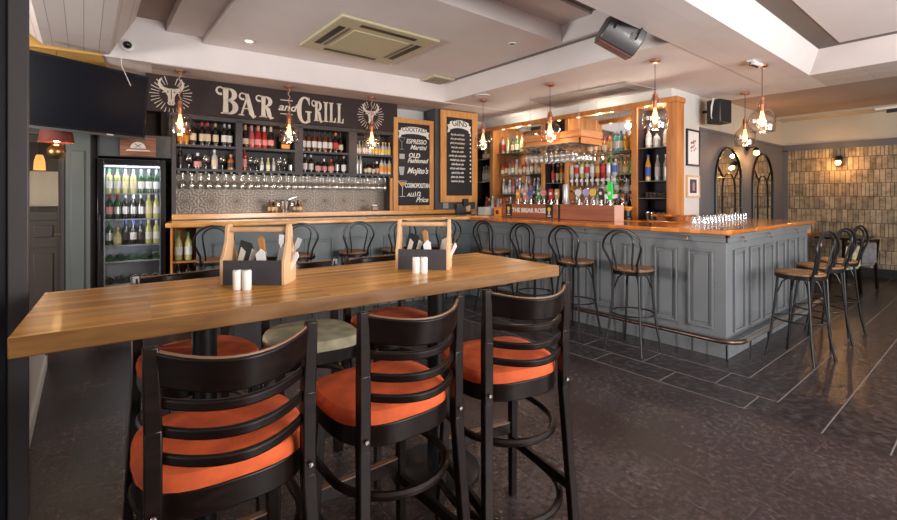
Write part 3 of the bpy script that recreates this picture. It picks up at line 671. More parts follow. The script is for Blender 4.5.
# the sign
t = thing('sign_board', 'dark brown wall sign with cream BAR and GRILL lettering and two bull heads', 'sign', A(-.06, 6.295, 2.402), RA)
MB().box(0, 3.24, 0, .03, 0, .435).build('board', M_signbg, t)
def stroke(b, pts, ws, y=-.004):
    n = len(pts); L_ = []; R_ = []
    for i in range(n):
        p = Vector(pts[i]); d = Vector(pts[min(i + 1, n - 1)]) - Vector(pts[max(i - 1, 0)]); d.normalize(); q = Vector((-d.y, d.x)); w = ws[i] if isinstance(ws, (list, tuple)) else ws
        L_.append(p + q * w / 2); R_.append(p - q * w / 2)
    for i in range(n - 1): b.prismy([tuple(L_[i]), tuple(L_[i + 1]), tuple(R_[i + 1]), tuple(R_[i])], y, .001)
def arc(cx, cy, rx, ry, a0, a1, n=14): return [(cx + rx * math.cos(R(a0 + (a1 - a0) * i / n)), cy + ry * math.sin(R(a0 + (a1 - a0) * i / n))) for i in range(n + 1)]
def thick(a0, a1, n, t0, t1): return [t0 + (t1 - t0) * max(0, abs(math.cos(R(a0 + (a1 - a0) * i / n)))) ** 1.5 for i in range(n + 1)]
def serif(b, x, w, z, up): b.prismy([(x - w / 2, z), (x + w / 2, z), (x + w / 2, z + up * .05), (x - w / 2, z + up * .05)], -.004, .001)
def stem(b, x, w=.21, h=1.0):
    b.prismy([(x - w / 2, 0), (x + w / 2, 0), (x + w / 2 * .8, h / 2), (x + w / 2, h), (x - w / 2, h), (x - w / 2 * .8, h / 2)], -.004, .001); serif(b, x, w + .14, 0, 1); serif(b, x, w + .14, h, -1)
def curl(b, x, h, r): stroke(b, arc(x, h - r, r, r, 60, 300, 12), [.045 + .05 * (i / 12) for i in range(13)])
def glyph(ch, big):
    b = MB(); w = 0
    if ch in 'BR':
        stem(b, .3); stroke(b, arc(.38, .755, .24, .215, 90, -90), thick(90, -90, 14, .06, .19)); stroke(b, [(.3, .965), (.4, .965)], .05); stroke(b, [(.3, .545), (.4, .545)], .05)
        if ch == 'B': stroke(b, arc(.38, .275, .28, .25, 90, -90), thick(90, -90, 14, .06, .21)); stroke(b, [(.3, .03), (.4, .03)], .05); w = .74
        else: stroke(b, [(.38, .54), (.52, .38), (.58, .12), (.66, -.02), (.78, .02)], [.07, .19, .2, .13, .06]); w = .82
        curl(b, .1, 1.0, .13)
    if ch == 'A':
        stroke(b, [(.16, .02), (.46, 1)], .08); stroke(b, [(.4, 1), (.62, .12), (.72, -.04), (.82, .03)], [.17, .22, .15, .06]); stroke(b, [(.2, .33), (.56, .33)], .045); serif(b, .16, .24, 0, 1); curl(b, .22, 1.02, .14); stroke(b, [(.22, 1.0), (.46, .98)], .05); w = .86
    if ch == 'G':
        stroke(b, arc(.42, .5, .33, .48, 55, 300, 20), thick(55, 300, 20, .06, .25)); stroke(b, arc(.42, .5, .3, .47, -60, -20, 6), .07); b.prismy([(.56, .02), (.72, .05), (.72, .42), (.56, .42)], -.004, .001); serif(b, .62, .34, .42, 1); b.prismy([(.62, .98), (.68, .98), (.68, .68), (.6, .8)], -.004, .001); w = .84
    if ch == 'I': stem(b, .2); w = .4
    if ch == 'L': stem(b, .22); b.prismy([(.22, 0), (.56, 0), (.58, .24), (.52, .24), (.46, .06), (.22, .06)], -.004, .001); w = .62
    return b, w
def lettering(word, x, z, hb, hs, sq, drop, width, name='lettering'):
    tot = 0; gs = []
    for i, ch in enumerate(word): gb, w = glyph(ch, i == 0); hh = hb if i == 0 else hs; gs.append((gb, hh)); tot += w * hh * sq
    k = width / tot; cx = x
    bb = MB()
    for i, (gb, hh) in enumerate(gs):
        w = glyph(word[i], 0)[1]
        bb.add([(cx + px * hh * sq * k, py, z + (0 if i == 0 else drop) + pz * hh) for px, py, pz in gb.v], gb.f)
        cx += w * hh * sq * k
    return bb.build(name, M_cream, t)
lettering('BAR', .745, .04, .33, .28, 1.0, .0, .68)
lettering('GRILL', 1.725, .01, .36, .28, .85, .045, .66)
text('small_lettering', 'and', .14, (1.585, -.003, .20), M_cream, t, sx=1.15, shear=.35, bold=.003)
b = MB(); b.prismy([(1.50, .29), (1.66, .29), (1.66, .302), (1.5, .302)], -.003, .001); b.prismy([(1.50, .105), (1.66, .105), (1.66, .117), (1.5, .117)], -.003, .001); b.build('rule', M_cream, t)
def bull(cx, cz, s):
    b = MB()
    for i in range(30):
        a = i * 12
        if 78 < a < 102: continue
        c_, s_ = math.cos(R(a)), math.sin(R(a)); r0, r1 = (.105, .18 + .012 * (i % 2))
        if 240 < a < 300: r0 = .14
        stroke(b, [(cx + c_ * r0 * s, cz + s_ * r0 * s), (cx + c_ * r1 * s, cz + s_ * r1 * s)], [.004 * s, .008 * s])
    b.build('ray_burst', M_cream, t)
    b = MB()
    for sg in (-1, 1): stroke(b, [(cx + sg * x * s, cz + z * s) for x, z in ((.03, .045), (.06, .05), (.09, .065), (.105, .1), (.1, .14), (.08, .165))], [.03 * s, .034 * s, .03 * s, .024 * s, .015 * s, .004 * s], -.006)
    b.prismy([(cx + x * s, cz + z * s) for x, z in ((-.045, .06), (.045, .06), (.05, .02), (.03, -.02), (.028, -.07), (.035, -.09), (.02, -.11), (-.02, -.11), (-.035, -.09), (-.028, -.07), (-.03, -.02), (-.05, .02))], -.006, .001)
    for sg in (-1, 1): stroke(b, [(cx + sg * .045 * s, cz + .03 * s), (cx + sg * .08 * s, cz + .015 * s)], [.02 * s, .006 * s], -.006)
    b.build('bull_head', M_cream, t)
    b = MB()
    for sg in (-1, 1): b.prismy([(cx + sg * .018 * s, cz + .025 * s), (cx + sg * .035 * s, cz + .035 * s), (cx + sg * .034 * s, cz + .012 * s)], -.008, -.005); b.prismy([(cx + sg * .008 * s, cz - .08 * s), (cx + sg * .018 * s, cz - .085 * s), (cx + sg * .01 * s, cz - .095 * s)], -.008, -.005)
    b.prismy([(cx - .004 * s, cz + .05 * s), (cx + .004 * s, cz + .05 * s), (cx + .003 * s, cz - .05 * s), (cx - .003 * s, cz - .05 * s)], -.008, -.005); b.build('face_marks', M_signbg, t)
bull(.255, .21, 1.15); bull(2.80, .21, 1.12)

# back counter below the rack
t = thing('back_counter', 'low wall counter with pale oak ledge below the rear bottle rack', 'counter', A(.2, 6.25), RA)
MB().box(0, 4.4, .06, .36, 0, 1.125).build('cabinet', M_greydark, t); MB().box(0, 4.45, 0, .38, 1.125, 1.19).build('ledge', M_pinetop, t, bevel=.006)

def ord_things(): pass
# champagne bucket and small bottles
t = thing('ice_bucket', 'steel ice bucket with a lid handle on the rear ledge', 'bucket', A(1.52, 6.36, 1.19), RA)
MB().lathe([(.001, 0), (.055, 0), (.075, .15), (.07, .15), (.05, .01), (.001, .01)], 18).build('bucket', M_chrome, t); MB().lathe([(.03, .15), (.072, .152), (.06, .165), (.001, .168)], 18).build('lid', M_chrome, t)
for sg in (-1, 1): MB().tube([(sg * .072, 0, .12), (sg * .1, 0, .12), (sg * .1, 0, .09), (sg * .07, 0, .09)], .006).build('handle', M_chrome, t)
MB().tube([(.02, -.02, .16), (.1, -.03, .2), (.14, -.03, .21)], .006).build('tongs', M_chrome, t)
for i, s_ in enumerate((-.20, -.15, -.11, .12, .17, .21)):
    bottle('mixer', ['brown', 'dark', 'amber'][i % 3], ['gold', 'cream'][i % 2], 'gold' if i % 2 else 'black', A(1.52 + s_, 6.38, 1.191), '%s small one from the left around the steel ice bucket' % ORD[i], 'small bottles beside the ice bucket', scale=.85)
t = thing('napkin_holder', 'small brown box on the rear ledge left of the cocktail board', 'holder', A(2.83, 6.36, 1.19), RA)
MB().box(-.05, .05, -.03, .03, 0, .07).build('holder', M_worn, t, bevel=.01); MB().box(-.035, .035, -.015, .015, .05, .09).build('napkins', M_napkin, t)

# cocktail board and pillar with gin board
def chalkboard(name, label, loc, rz, w, h, fr, tilt=0):
    t = thing(name, label, 'menu board', loc, rz)
    b = MB(); b.box(0, fr, 0, .035, 0, h); b.box(w - fr, w, 0, .035, 0, h); b.box(fr, w - fr, 0, .035, 0, fr); b.box(fr, w - fr, 0, .035, h - fr, h); b.build('frame', M_pine, t, bevel=.005)
    MB().box(fr, w - fr, .012, .03, fr, h - fr).build('slate', M_board, t)
    return t
def ribbon(t, cx, cz, w, h, y=.008, drop=.03):
    b = MB(); n = 10
    top = [(cx - w / 2 + w * i / n, cz + h / 2 - drop * ((i / n - .5) * 2) ** 2) for i in range(n + 1)]; bot = [(x, z - h) for x, z in top]
    for i in range(n): b.prismy([bot[i], bot[i + 1], top[i + 1], top[i]], y, .013)
    for sg in (-1, 1): b.prismy([(cx + sg * w / 2, cz + h * .2 - drop), (cx + sg * (w / 2 + .05), cz + h * .1 - drop), (cx + sg * (w / 2 + .03), cz - h * .3 - drop), (cx + sg * (w / 2 + .05), cz - h * .9 - drop), (cx + sg * w / 2, cz - h * .75 - drop)], y, .013)
    b.build('ribbon', M_chalk, t)
t = chalkboard('cocktail_board', 'tall pine framed chalkboard headed COCKTAILS leaning behind the rear bar', A(3.12, 6.29, 1.19), RA, .72, 1.44, .075)
ribbon(t, .36, 1.26, .46, .11)
y_ = .007
text('heading', 'COCKTAILS', .095, (.36, .005, 1.265), M_board, t, sx=.85)
text('chalk_line', 'ESPRESSO', .10, (.40, y_, 1.08), M_chalk, t, sx=.85, shear=.2, bold=.002); text('chalk_line', 'Martini', .10, (.43, y_, .99), M_chalk, t, shear=.4, bold=.002)
text('chalk_line', 'OLD', .10, (.36, y_, .86), M_chalk, t, shear=.2, bold=.003); text('chalk_line', 'Fashioned', .10, (.42, y_, .78), M_chalk, t, sx=.9, shear=.4, bold=.002)
text('chalk_line', "Mojito's", .13, (.42, y_, .62), M_chalk, t, sx=.9, shear=.4, bold=.003)
text('chalk_line', 'COSMOPOLITAN', .10, (.42, y_, .385), M_chalk, t, sx=.58, bold=.003)
text('chalk_line', 'ALL', .08, (.30, y_, .24), M_chalk, t, shear=.2, bold=.002); text('chalk_line', '1/2', .1, (.42, y_, .25), M_chalk, t, bold=.002); text('chalk_line', 'Price', .11, (.50, y_, .16), M_chalk, t, shear=.4, bold=.002)
def cocktail(cx, cz, s, mt):
    b = MB(); stroke(b, [(cx - .05 * s, cz + .06 * s), (cx, cz), (cx + .05 * s, cz + .06 * s), (cx - .05 * s, cz + .06 * s)], .006, y_); stroke(b, [(cx, cz), (cx, cz - .09 * s)], .006, y_); stroke(b, [(cx - .03 * s, cz - .09 * s), (cx + .03 * s, cz - .09 * s)], .006, y_); b.build('glass_drawing', mt, t)
cocktail(.14, 1.06, 1.2, M_chalkgrey)
b = MB(); b.prismy([(.1, .8), (.19, .8), (.19, .88), (.1, .88)], y_, .013); b.build('glass_drawing', M_chalkgrey, t)
b = MB(); b.prismy([(.11, .55), (.17, .55), (.19, .68), (.09, .68)], y_, .013); b.build('glass_drawing', M_chalkgrey, t)
cocktail(.15, .36, 1.6, M_chalk); b = MB(); b.prismy([(.09, .44), (.21, .44), (.15, .375)], y_ - .001, .012); b.build('drink_drawing', PAPER['orange'], t)
t = thing('pillar', 'slim slate grey pillar behind the bar corner carrying the gin board', 'pillar', A(3.85, 6.26, 1.191), RA)
MB().box(0, .80, 0, .35, 0, 1.645).build('shaft', M_greydark, t)
GB = 1
t = chalkboard('gin_board', 'narrow pine framed chalkboard headed GINS on the grey pillar', A(3.92, 6.20, 1.31), RA, .74, 1.51, .11)
ribbon(t, .37, 1.30, .38, .13, drop=.04)
text('heading', 'GINS', .14, (.37, .005, 1.305), M_board, t, sx=1.0)
GN = ['dry gin and tonic', 'sloe gin with lime', 'pink gin and berry', 'navy gin, orange', 'citrus gin, mint', 'garden gin, cucumber', 'rhubarb gin, ginger', 'elderflower gin', 'old gin with bitters', 'spiced gin, cola', 'plum gin, lemon', 'summer gin cup']
for i, s_ in enumerate(GN):
    text('chalk_line', s_, .05, (.33, y_, 1.12 - i * .07), M_chalk, t, sx=.8, shear=.3, bold=.001); 
    b = MB(); b.prismy([(.585, 1.11 - i * .07), (.61, 1.11 - i * .07), (.61, 1.135 - i * .07), (.585, 1.135 - i * .07)], y_, .013); b.build('price_mark', M_chalk, t)
# things on the ledge below the gin board
t = thing('steel_caddy', 'small steel box on the ledge under the gin board', 'box', A(4.05, 6.29, 1.19) , RA); MB().box(-.06, .06, -.03, .04, 0, .15).build('casing', M_chrome, t, bevel=.005)
MB().box(-.05, .05, -.032, -.03, .02, .13).build('front', mat('brushed_front', (.3, .3, .31), .4, .6), t)
t = thing('card_terminal', 'black and grey payment terminal on the ledge under the gin board', 'terminal', A(4.36, 6.16, 1.126), RA)
MB().box(-.14, .14, 0, .06, .0, .16).build('housing', M_greydark, t, bevel=.006); MB().box(-.03, .06, -.03, .03, .12, .24).build('reader', M_black, t, bevel=.006)
MB().box(.03, .11, -.012, 0, .03, .13).build('tag_card', M_caddy, t)

# ------------------------------------------------------------------ bar counter
def panel(b, u0, u1, z0, z1, face, axis, d=.02):   # raised frame mouldings on a face: axis 'x' => plane x=face, u=y ; 'y' => plane y=face, u=x
    def bx(a0, a1, c0, c1, t_):
        if axis == 'x': b.box(face - t_, face + .002, a0, a1, c0, c1)
        else: b.box(a0, a1, face - t_, face + .002, c0, c1)
    w = .018
    for (a0, a1, c0, c1) in ((u0, u1, z0, z0 + w), (u0, u1, z1 - w, z1), (u0, u0 + w, z0 + w, z1 - w), (u1 - w, u1, z0 + w, z1 - w)): bx(a0, a1, c0, c1, d)
    i = .045
    bx(u0 + i, u1 - i, z0 + i, z1 - i, .012)
t = thing('bar_counter', 'large blue grey panelled bar with polished orange wood top', 'bar', (4.33, 1.546, 0))
OX, OY = 4.33, 1.546
T0 = Matrix.Translation((-OX, -OY, 0))
# body: front run (B), end run (C), rear run (A)
b = MB(); b.T = T0
b.box(4.33, 4.85, 1.546, 4.87, 0, 1.07); b.box(4.85, 6.82, 1.546, 2.1, 0, 1.07)
b.build('front_body', M_grey, t, bevel=.003)
# rear run
b = MB(); b.T = T0 @ Matrix.Translation((CB[0], CB[1], 0)) @ Matrix.Rotation(RB, 4, 'Z')
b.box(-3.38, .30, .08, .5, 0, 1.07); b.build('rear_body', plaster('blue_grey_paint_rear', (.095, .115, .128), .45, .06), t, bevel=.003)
# panels on the front face, one object each
y = 1.64
k = 0
ys = [1.645 + i * .315 for i in range(10)]
for y0 in ys:
    b = MB(); b.T = T0; panel(b, y0, y0 + .215, .235, .93, 4.33, 'x'); b.build('front_panel', M_grey, t, bevel=.003)
for x0, x1 in ((4.475, 4.735), (4.862, 5.136), (5.258, 5.518), (5.65, 5.9), (6.03, 6.27), (6.41, 6.65)):
    b = MB(); b.T = T0; panel(b, x0, x1, .2, .93, 1.546, 'y', .022); b.build('end_panel', M_grey, t, bevel=.003)
for i in range(7):
    b = MB(); b.T = T0 @ Matrix.Translation((CB[0], CB[1], 0)) @ Matrix.Rotation(RB, 4, 'Z'); s0 = -3.25 + i * .50
    panel(b, s0, s0 + .34, .2, .90, .08, 'y', .02); b.build('rear_panel', MATS['blue_grey_paint_rear'], t, bevel=.003)
# base and top mouldings
b = MB(); b.T = T0
b.box(4.312, 4.33, 1.528, 4.87, 0, .12); b.box(4.312, 6.84, 1.528, 1.546, 0, .12); b.box(4.315, 4.33, 1.53, 4.87, 1.0, 1.07); b.box(4.315, 6.84, 1.53, 1.546, 1.0, 1.07)
b.box(4.30, 4.33, 1.515, 4.87, 1.045, 1.07); b.box(4.30, 6.86, 1.515, 1.546, 1.045, 1.07); b.build('moulding', M_grey, t, bevel=.004)
# tops
b = MB(); b.T = T0
b.box(4.25, 4.92, 1.5, 4.9, 1.07, 1.112); b.build('front_top', M_bartop, t, bevel=.012)
b = MB(); b.T = T0; b.prism([(4.92, 1.5), (6.99, 1.5), (6.99, 2.2), (6.9, 2.78), (5.35, 2.78), (5.35, 2.3), (4.92, 2.2)], 1.07, 1.112); b.build('end_top', M_bartopx, t, bevel=.012)
b = MB(); b.T = T0 @ Matrix.Translation((CB[0], CB[1], 0)) @ Matrix.Rotation(RB, 4, 'Z')
b.box(-3.66, .35, 0, .52, 1.075, 1.125); b.build('rear_top', M_pinetop, t, bevel=.012)
# back half of the end block
b = MB(); b.T = T0; b.box(5.5, 6.8, 2.1, 2.76, 0, 1.07); b.build('end_cupboard', M_greydark, t)
# open end shelf with bottles
b = MB(); b.T = T0 @ Matrix.Translation((CB[0], CB[1], 0)) @ Matrix.Rotation(RB, 4, 'Z')
b.box(-3.62, -3.6, .08, .5, 0, 1.07); b.box(-3.6, -3.38, .46, .5, 0, 1.07)
for z in (.1, .40, .71): b.box(-3.6, -3.38, .1, .46, z - .02, z)
b.build('end_shelf', M_cornice, t)
for j, (z, q) in enumerate(((.711, ('wine', 'straw', 'white', 'green')), (.401, ('wine', 'dark', 'white', 'black')))):
    for i in range(2):
        bottle(*q, BA(-3.55 + i * .09, .18, z), '%s, %s open shelf, rear bar end' % (['left one', 'right one'][i], ['upper', 'lower'][j]), 'bottles on the open bar end shelf')
# hooks under the top
for i, (x_, y_) in enumerate(((4.30, 1.75), (4.30, 2.75), (4.3, 3.8))):
    pass
b = MB(); b.T = T0
for y0 in (1.85, 2.95, 4.05): b.tube([(4.31, y0, 1.04), (4.28, y0, 1.035), (4.27, y0, 1.01), (4.285, y0, 1.0)], .005)
for x0 in (4.6, 5.3, 6.2): b.tube([(x0, 1.52, 1.04), (x0, 1.49, 1.035), (x0, 1.48, 1.01), (x0, 1.495, 1.0)], .005)
b.build('bag_hook', M_brass, t)
# foot rail
t = thing('foot_rail', 'dark bronze tubular foot rail running round the bar base', 'rail', (4.15, 1.4, 0))
pts = [(0, 3.2, .19), (0, 2, .19), (0, .25, .19)] + [(.17 - .17 * math.cos(R(a)), .17 - .17 * math.sin(R(a)), .19) for a in range(0, 91, 15)] 
MB().tube(pts, .02, 10).build('rail', M_railm, t)
MB().tube([(.17, 0, .19), (1.2, 0, .19), (2.65, 0, .19)], .02, 10).build('chrome_rail', mat('worn_steel_rail', (.35, .32, .3), .3, .8), t)
for (x_, y_) in ((0, .35), (0, 1.0), (0, 1.7), (0, 2.4), (0, 3.05)):
    MB().tube([(x_, y_, .19), (x_, y_, .0)], .008, 6).build('bracket', M_iron, t); 
for x_ in (.3, .75, 1.4, 2.1): MB().tube([(x_, 0, .19), (x_, 0, 0)], .008, 6).build('bracket', M_iron, t)

# tap plinth on the bar
t = thing('tap_plinth', 'mahogany tap plinth lettered THE BRIAR ROSE on the front bar', 'tap plinth', (4.72, 2.84, 1.113))
MB().box(0, .19, .80, 1.78, 0, .19).build('sign_box', M_plinth, t, bevel=.006)
MB().box(0, .19, 0, .76, 0, .19).build('plain_box', M_plinth, t, bevel=.006)
MB().box(.01, .18, .76, .80, 0, .18).build('joint', M_black, t)
MB().box(-.003, .193, -.004, .0, .0, .19).build('end_cap', mat('pink_wood', (.55, .33, .26), .5), t)
o = text('sign_lettering', 'THE BRIAR ROSE', .085, (-.004, 1.28, .10), M_plasticwhite, t, rz=R(-90), sx=.95, bold=.003)
for y0 in (.925, 1.645):
    p = MB().box(-.008, .0, y0 - .055, y0 + .055, .015, .185).build('badge_plate', M_black, t)
    b = MB(); b.T = Matrix.Translation((-.01, y0, .125)) @ Matrix.Rotation(R(90), 4, 'Y'); b.lathe([(.001, 0), (.026, 0), (.026, .004), (.001, .004)], 14); b.build('crest', PAPER['yellow'], p)
    b = MB(); b.box(-.011, -.008, y0 - .012, y0 + .012, .055, .1); b.build('crest_stem', PAPER['cream'], p); b = MB(); b.box(-.011, -.008, y0 - .03, y0 + .03, .03, .042); b.build('caption_bar', PAPER['white'], p)
t = thing('charity_box', 'small orange red box with a dark emblem at the left of the tap plinth', 'box', (4.70, 4.635, 1.112))
MB().box(0, .1, 0, .13, 0, .13).build('box', PAPER['orange'], t, bevel=.004); b = MB(); b.T = Matrix.Translation((-.002, .065, .065)) @ Matrix.Rotation(R(90), 4, 'Y'); b.lathe([(.001, 0), (.035, 0), (.035, .003), (.001, .003)], 12); b.build('emblem', PAPER['red'], t)
b = MB(); b.box(-.006, -.002, .05, .085, .035, .09); b.build('mark', PAPER['black'], t)
t = thing('menu_box', 'low grey plastic tray at the corner of the bar', 'tray', (4.62, 4.86, 1.126)); MB().box(0, .2, 0, .17, 0, .12).build('tray', M_chalkgrey, t, bevel=.01)

# beer taps
def tap(y, kind, colr, label, h=.2):
    t = thing('beer_tap', label, 'beer tap', (4.81, y, 1.302), 0, 'beer taps on the plinth')
    MB().lathe([(.024, 0), (.024, .01), (.014, .02), (.012, .07)], 12).build('base', M_chrome, t)
    MB().tube([(0, 0, .05), (-.05, 0, .05), (-.06, 0, .02)], .008).build('spout', M_chrome, t)
    if kind == 'disc':
        b = MB(); b.box(-.012, .012, -.02, .02, .06, .1); b.build('handle', M_chrome, t)
        b = MB(); b.T = Matrix.Translation((-.018, 0, .15)) @ Matrix.Rotation(R(90), 4, 'Y'); b.lathe([(.001, 0), (.052, 0), (.055, .012), (.001, .03)], 20); b.build('badge', M_chrome, t)
        b = MB(); b.T = Matrix.Translation((-.024, 0, .15)) @ Matrix.Rotation(R(90), 4, 'Y'); b.lathe([(.001, 0), (.043, 0), (.043, .006), (.001, .007)], 18); b.build('badge_face', colr, t)
    elif kind == 'tall':
        MB().lathe([(.03, .0), (.036, .02), (.036, .24), (.028, .26)], 14).build('tower', colr, t)
    else:
        b = MB(); b.prismx([(-.018, .06), (.018, .06), (.032, .13), (.026, h), (-.026, h), (-.032, .13)], -.012, .012); b.build('handle', colr, t)
        b = MB(); b.T = Matrix.Translation((-.014, 0, .14)) @ Matrix.Rotation(R(90), 4, 'Y'); b.lathe([(.001, 0), (.02, 0), (.02, .004), (.001, .005)], 12); b.build('badge', M_plasticwhite, t)
def yat(px, X):   # y position on the plane x = X seen under a picture column (set-out helper)
    r = (px - 448) / 453; d = X / (.6266 + r * .7793); return d * (.7793 - r * .6266)
M_glowgreen = mat('green_tap', (.03, .5, .06), .3, emit=(.02, .8, .06), es=.2)
for px, kd, c_, l_ in ((518, 'paddle', PAPER['orange'], 'orange handled beer tap, leftmost on the plinth'), (525, 'paddle', PAPER['pink'], 'pink handled beer tap second from the left'), (531, 'disc', PAPER['blue'], 'beer tap with pale blue round badge near the lettering'),
                       (539, 'paddle', PAPER['green'], 'green handled beer tap above the briar lettering'), (544, 'disc', PAPER['pink'], 'beer tap with pink round badge above the sign'), (551, 'paddle', PAPER['red'], 'crimson handled beer tap left of the white tower'), (557, 'paddle', PAPER['gold'], 'dull gold handled beer tap beside the white tower'),
                       (565.5, 'tall', PAPER['silver'], 'pale silver cylindrical tap tower in the middle of the plinth'), (579, 'disc', PAPER['white'], 'beer tap with white round badge, first on the plain box'), (587, 'disc', mat('lilac', (.4, .3, .6), .5), 'beer tap with lilac round badge on the plain box'),
                       (593.5, 'disc', PAPER['yellow'], 'beer tap with yellow round badge on the plain box'), (601, 'paddle', PAPER['black'], 'black handled beer tap beside the glowing green one'), (610, 'paddle', M_glowgreen, 'tall glowing green beer tap at the right end')):
    tap(yat(px, 4.81), kd, c_, l_, .27 if c_ is M_glowgreen else .2)

# glasses on the end of the bar
for i in range(14):
    for j in range(2):
        glass('shot', 'drinking_glass', (5.05 + i * .135 + j * .05, 2.02 + j * .11 + i * .014, 1.113 + .076), 'small upturned glass in the rows at the bar end', 'upturned glasses on the bar end', True)

# ------------------------------------------------------------------ back bar
t = thing('back_bar', 'tall cherry wood back bar with mirrored bays and dark cabinets', 'back bar', (5.73, 2.52, 0))
T1 = Matrix.Translation((-5.73, -2.52, 0))
def bb(name, m, *boxes, bevel=0, parent=None):
    b = MB(); b.T = T1
    for q in boxes: b.box(*q)
    return b.build(name, m, parent or t, bevel=bevel)
bb('base_cupboard', M_greydark, (5.45, 6.2, 2.83, 6.4, 0, 1.06))
bb('worktop', M_bartop, (5.40, 6.2, 2.80, 6.4, 1.06, 1.10), bevel=.01)
bb('back_board', M_cornice, (6.2, 6.29, 2.96, 6.4, 1.1, 2.655))
bb('cornice', M_cornice, (5.70, 5.80, 2.59, 6.4, 2.585, 2.65), (5.80, 5.95, 2.59, 2.72, 2.585, 2.65), (5.80, 6.2, 2.72, 3.165, 2.585, 2.65), (5.80, 6.2, 4.23, 4.735, 2.585, 2.65), (5.80, 6.2, 5.86, 6.4, 2.585, 2.65), bevel=.0)
bb('end_post', M_cornice, (5.73, 5.93, 2.60, 2.72, 1.113, 2.585), bevel=.003)
for y0, y1 in ((3.12, 3.20), (4.22, 4.28), (4.68, 4.74), (5.84, 5.92), (6.3, 6.36)):
    bb('post', M_pine if y0 > 3.15 else M_cornice, (5.73, 5.76, y0, y1, 1.1, 2.585), bevel=.003)
for y in (2.72, 3.14, 3.19, 4.23, 4.71, 5.86, 6.34):
    bb('side_board', M_cornice, (5.76, 6.2, y, y + .025, 1.1, 2.585))
for y0, y1 in ((2.745, 3.14), (4.255, 4.71), (5.885, 6.34)):
    bb('dark_lining', mat('cabinet_lining', (.03, .02, .025), .6), (6.12, 6.2, y0, y1, 1.1, 2.585), (5.8, 6.12, y0, y0 + .006, 1.1, 2.585), (5.8, 6.12, y1 - .006, y1, 1.1, 2.585))
for y0, y1 in ((3.22, 4.23), (4.735, 5.86)): bb('mirror', M_mirror, (6.185, 6.2, y0, y1, 1.15, 2.655))
M_gshelf = mat('glass_shelf', (.16, .2, .16), .1, 0, .3)
SHELVES = {'cab5': (2.745, 3.14, (2.05, 1.61, 1.385), 5.80), 'bay4': (3.22, 4.23, (2.05, 1.72, 1.45), 5.85), 'cab3': (4.26, 4.71, (1.62,), 5.80), 'bay2': (4.735, 5.86, (2.18, 1.79, 1.45), 5.85), 'cab1': (5.89, 6.34, (2.1, 1.68), 5.8)}
for y0, y1, zs, x0 in SHELVES.values():
    for z in zs: bb('glass_shelf', M_gshelf, (x0, 6.12, y0, y1, z - .01, z))
for y in (2.8, 3.0, 3.5, 3.75, 4.05, 4.4, 4.6, 5.0, 5.25, 5.6):
    b = MB(); b.T = T1 @ Matrix.Translation((5.75, y, 2.583)); b.lathe([(.001, -.004), (.02, -.004), (.024, 0)], 12); b.build('downlight', M_down, t)
for y in (2.88, 3.72, 5.3): bulb_light('back_bar_downlight', (5.80, y, 2.50), 8, (1, .88, .72), .04)
cyc = [('spirit', 'amber', 'cream', 'black'), ('spirit', 'clear', 'white', 'silver'), ('squat', 'amber', 'gold', 'red'), ('slim', 'green', 'cream', 'gold'), ('spirit', 'brown', 'red', 'gold'), ('spirit', 'clear', 'blue', 'blue'), ('squat', 'gold', 'cream', 'green'), ('slim', 'clear', 'pink', 'red'), ('spirit', 'straw', 'white', 'green'), ('spirit', 'lime', 'yellow', 'black'), ('spirit', 'teal', 'silver', 'silver'), ('squat', 'dark', 'cream', 'gold'), ('slim', 'rose', 'white', 'white'), ('spirit', 'gold', 'orange', 'orange')]
def row(y0, y1, x, z, n, kinds, where, sc_=1.0):
    for i in range(n):
        y = y1 - (y1 - y0) * (i + .5) / n
        q = kinds[i % len(kinds)]
        bottle(*q, (x + rnd.uniform(-.015, .015), y, z + .001), '%s from left, %s' % (ORD[i], where), 'bottles, ' + where, scale=sc_ * rnd.uniform(.93, 1.03))
wh = [('slim', 'clear', 'red', 'red'), ('spirit', 'straw', 'cream', 'green'), ('spirit', 'green', 'cream', 'black'), ('spirit', 'green', 'cream', 'gold'), ('spirit', 'straw', 'cream', 'black'), ('squat', 'amber', 'yellow', 'black'), ('spirit', 'amber', 'gold', 'black')]
row(4.78, 5.82, 5.92, 2.18, 9, wh, 'top shelf of left mirrored bay', 1.05)
row(4.78, 5.82, 5.92, 1.79, 12, [('squat', 'amber', 'cream', 'red'), ('spirit', 'red', 'cream', 'black'), ('squat', 'clear', 'cream', 'gold'), ('spirit', 'amber', 'white', 'red'), ('spirit', 'clear', 'cream', 'silver')], 'second shelf of left mirrored bay', .95)
row(4.78, 5.82, 5.94, 1.45, 13, [('slim', 'clear', 'silver', 'silver'), ('squat', 'clear', 'white', 'black'), ('spirit', 'clear', 'white', 'silver'), ('slim', 'rose', 'pink', 'red'), ('slim', 'clear', 'blue', 'silver')], 'third shelf of left mirrored bay', .9)
row(4.72, 5.9, 5.6, 1.10, 16, [('slim', 'rose', 'pink', 'red'), ('spirit', 'brown', 'cream', 'gold'), ('slim', 'clear', 'silver', 'silver'), ('squat', 'red', 'white', 'red'), ('slim', 'clear', 'white', 'black'), ('spirit', 'amber', 'orange', 'gold')], 'worktop under left mirrored bay', 1.0)
row(3.26, 3.98, 5.92, 2.05, 9, [('squat', 'amber', 'cream', 'black'), ('spirit', 'amber', 'cream', 'gold'), ('squat', 'brown', 'gold', 'black'), ('squat', 'amber', 'cream', 'red'), ('spirit', 'amber', 'gold', 'black'), ('spirit', 'teal', 'silver', 'silver'), ('spirit', 'teal', 'white', 'blue'), ('spirit', 'gold', 'yellow', 'yellow'), ('slim', 'gold', 'orange', 'orange')], 'top shelf of right mirrored bay', 1.05)
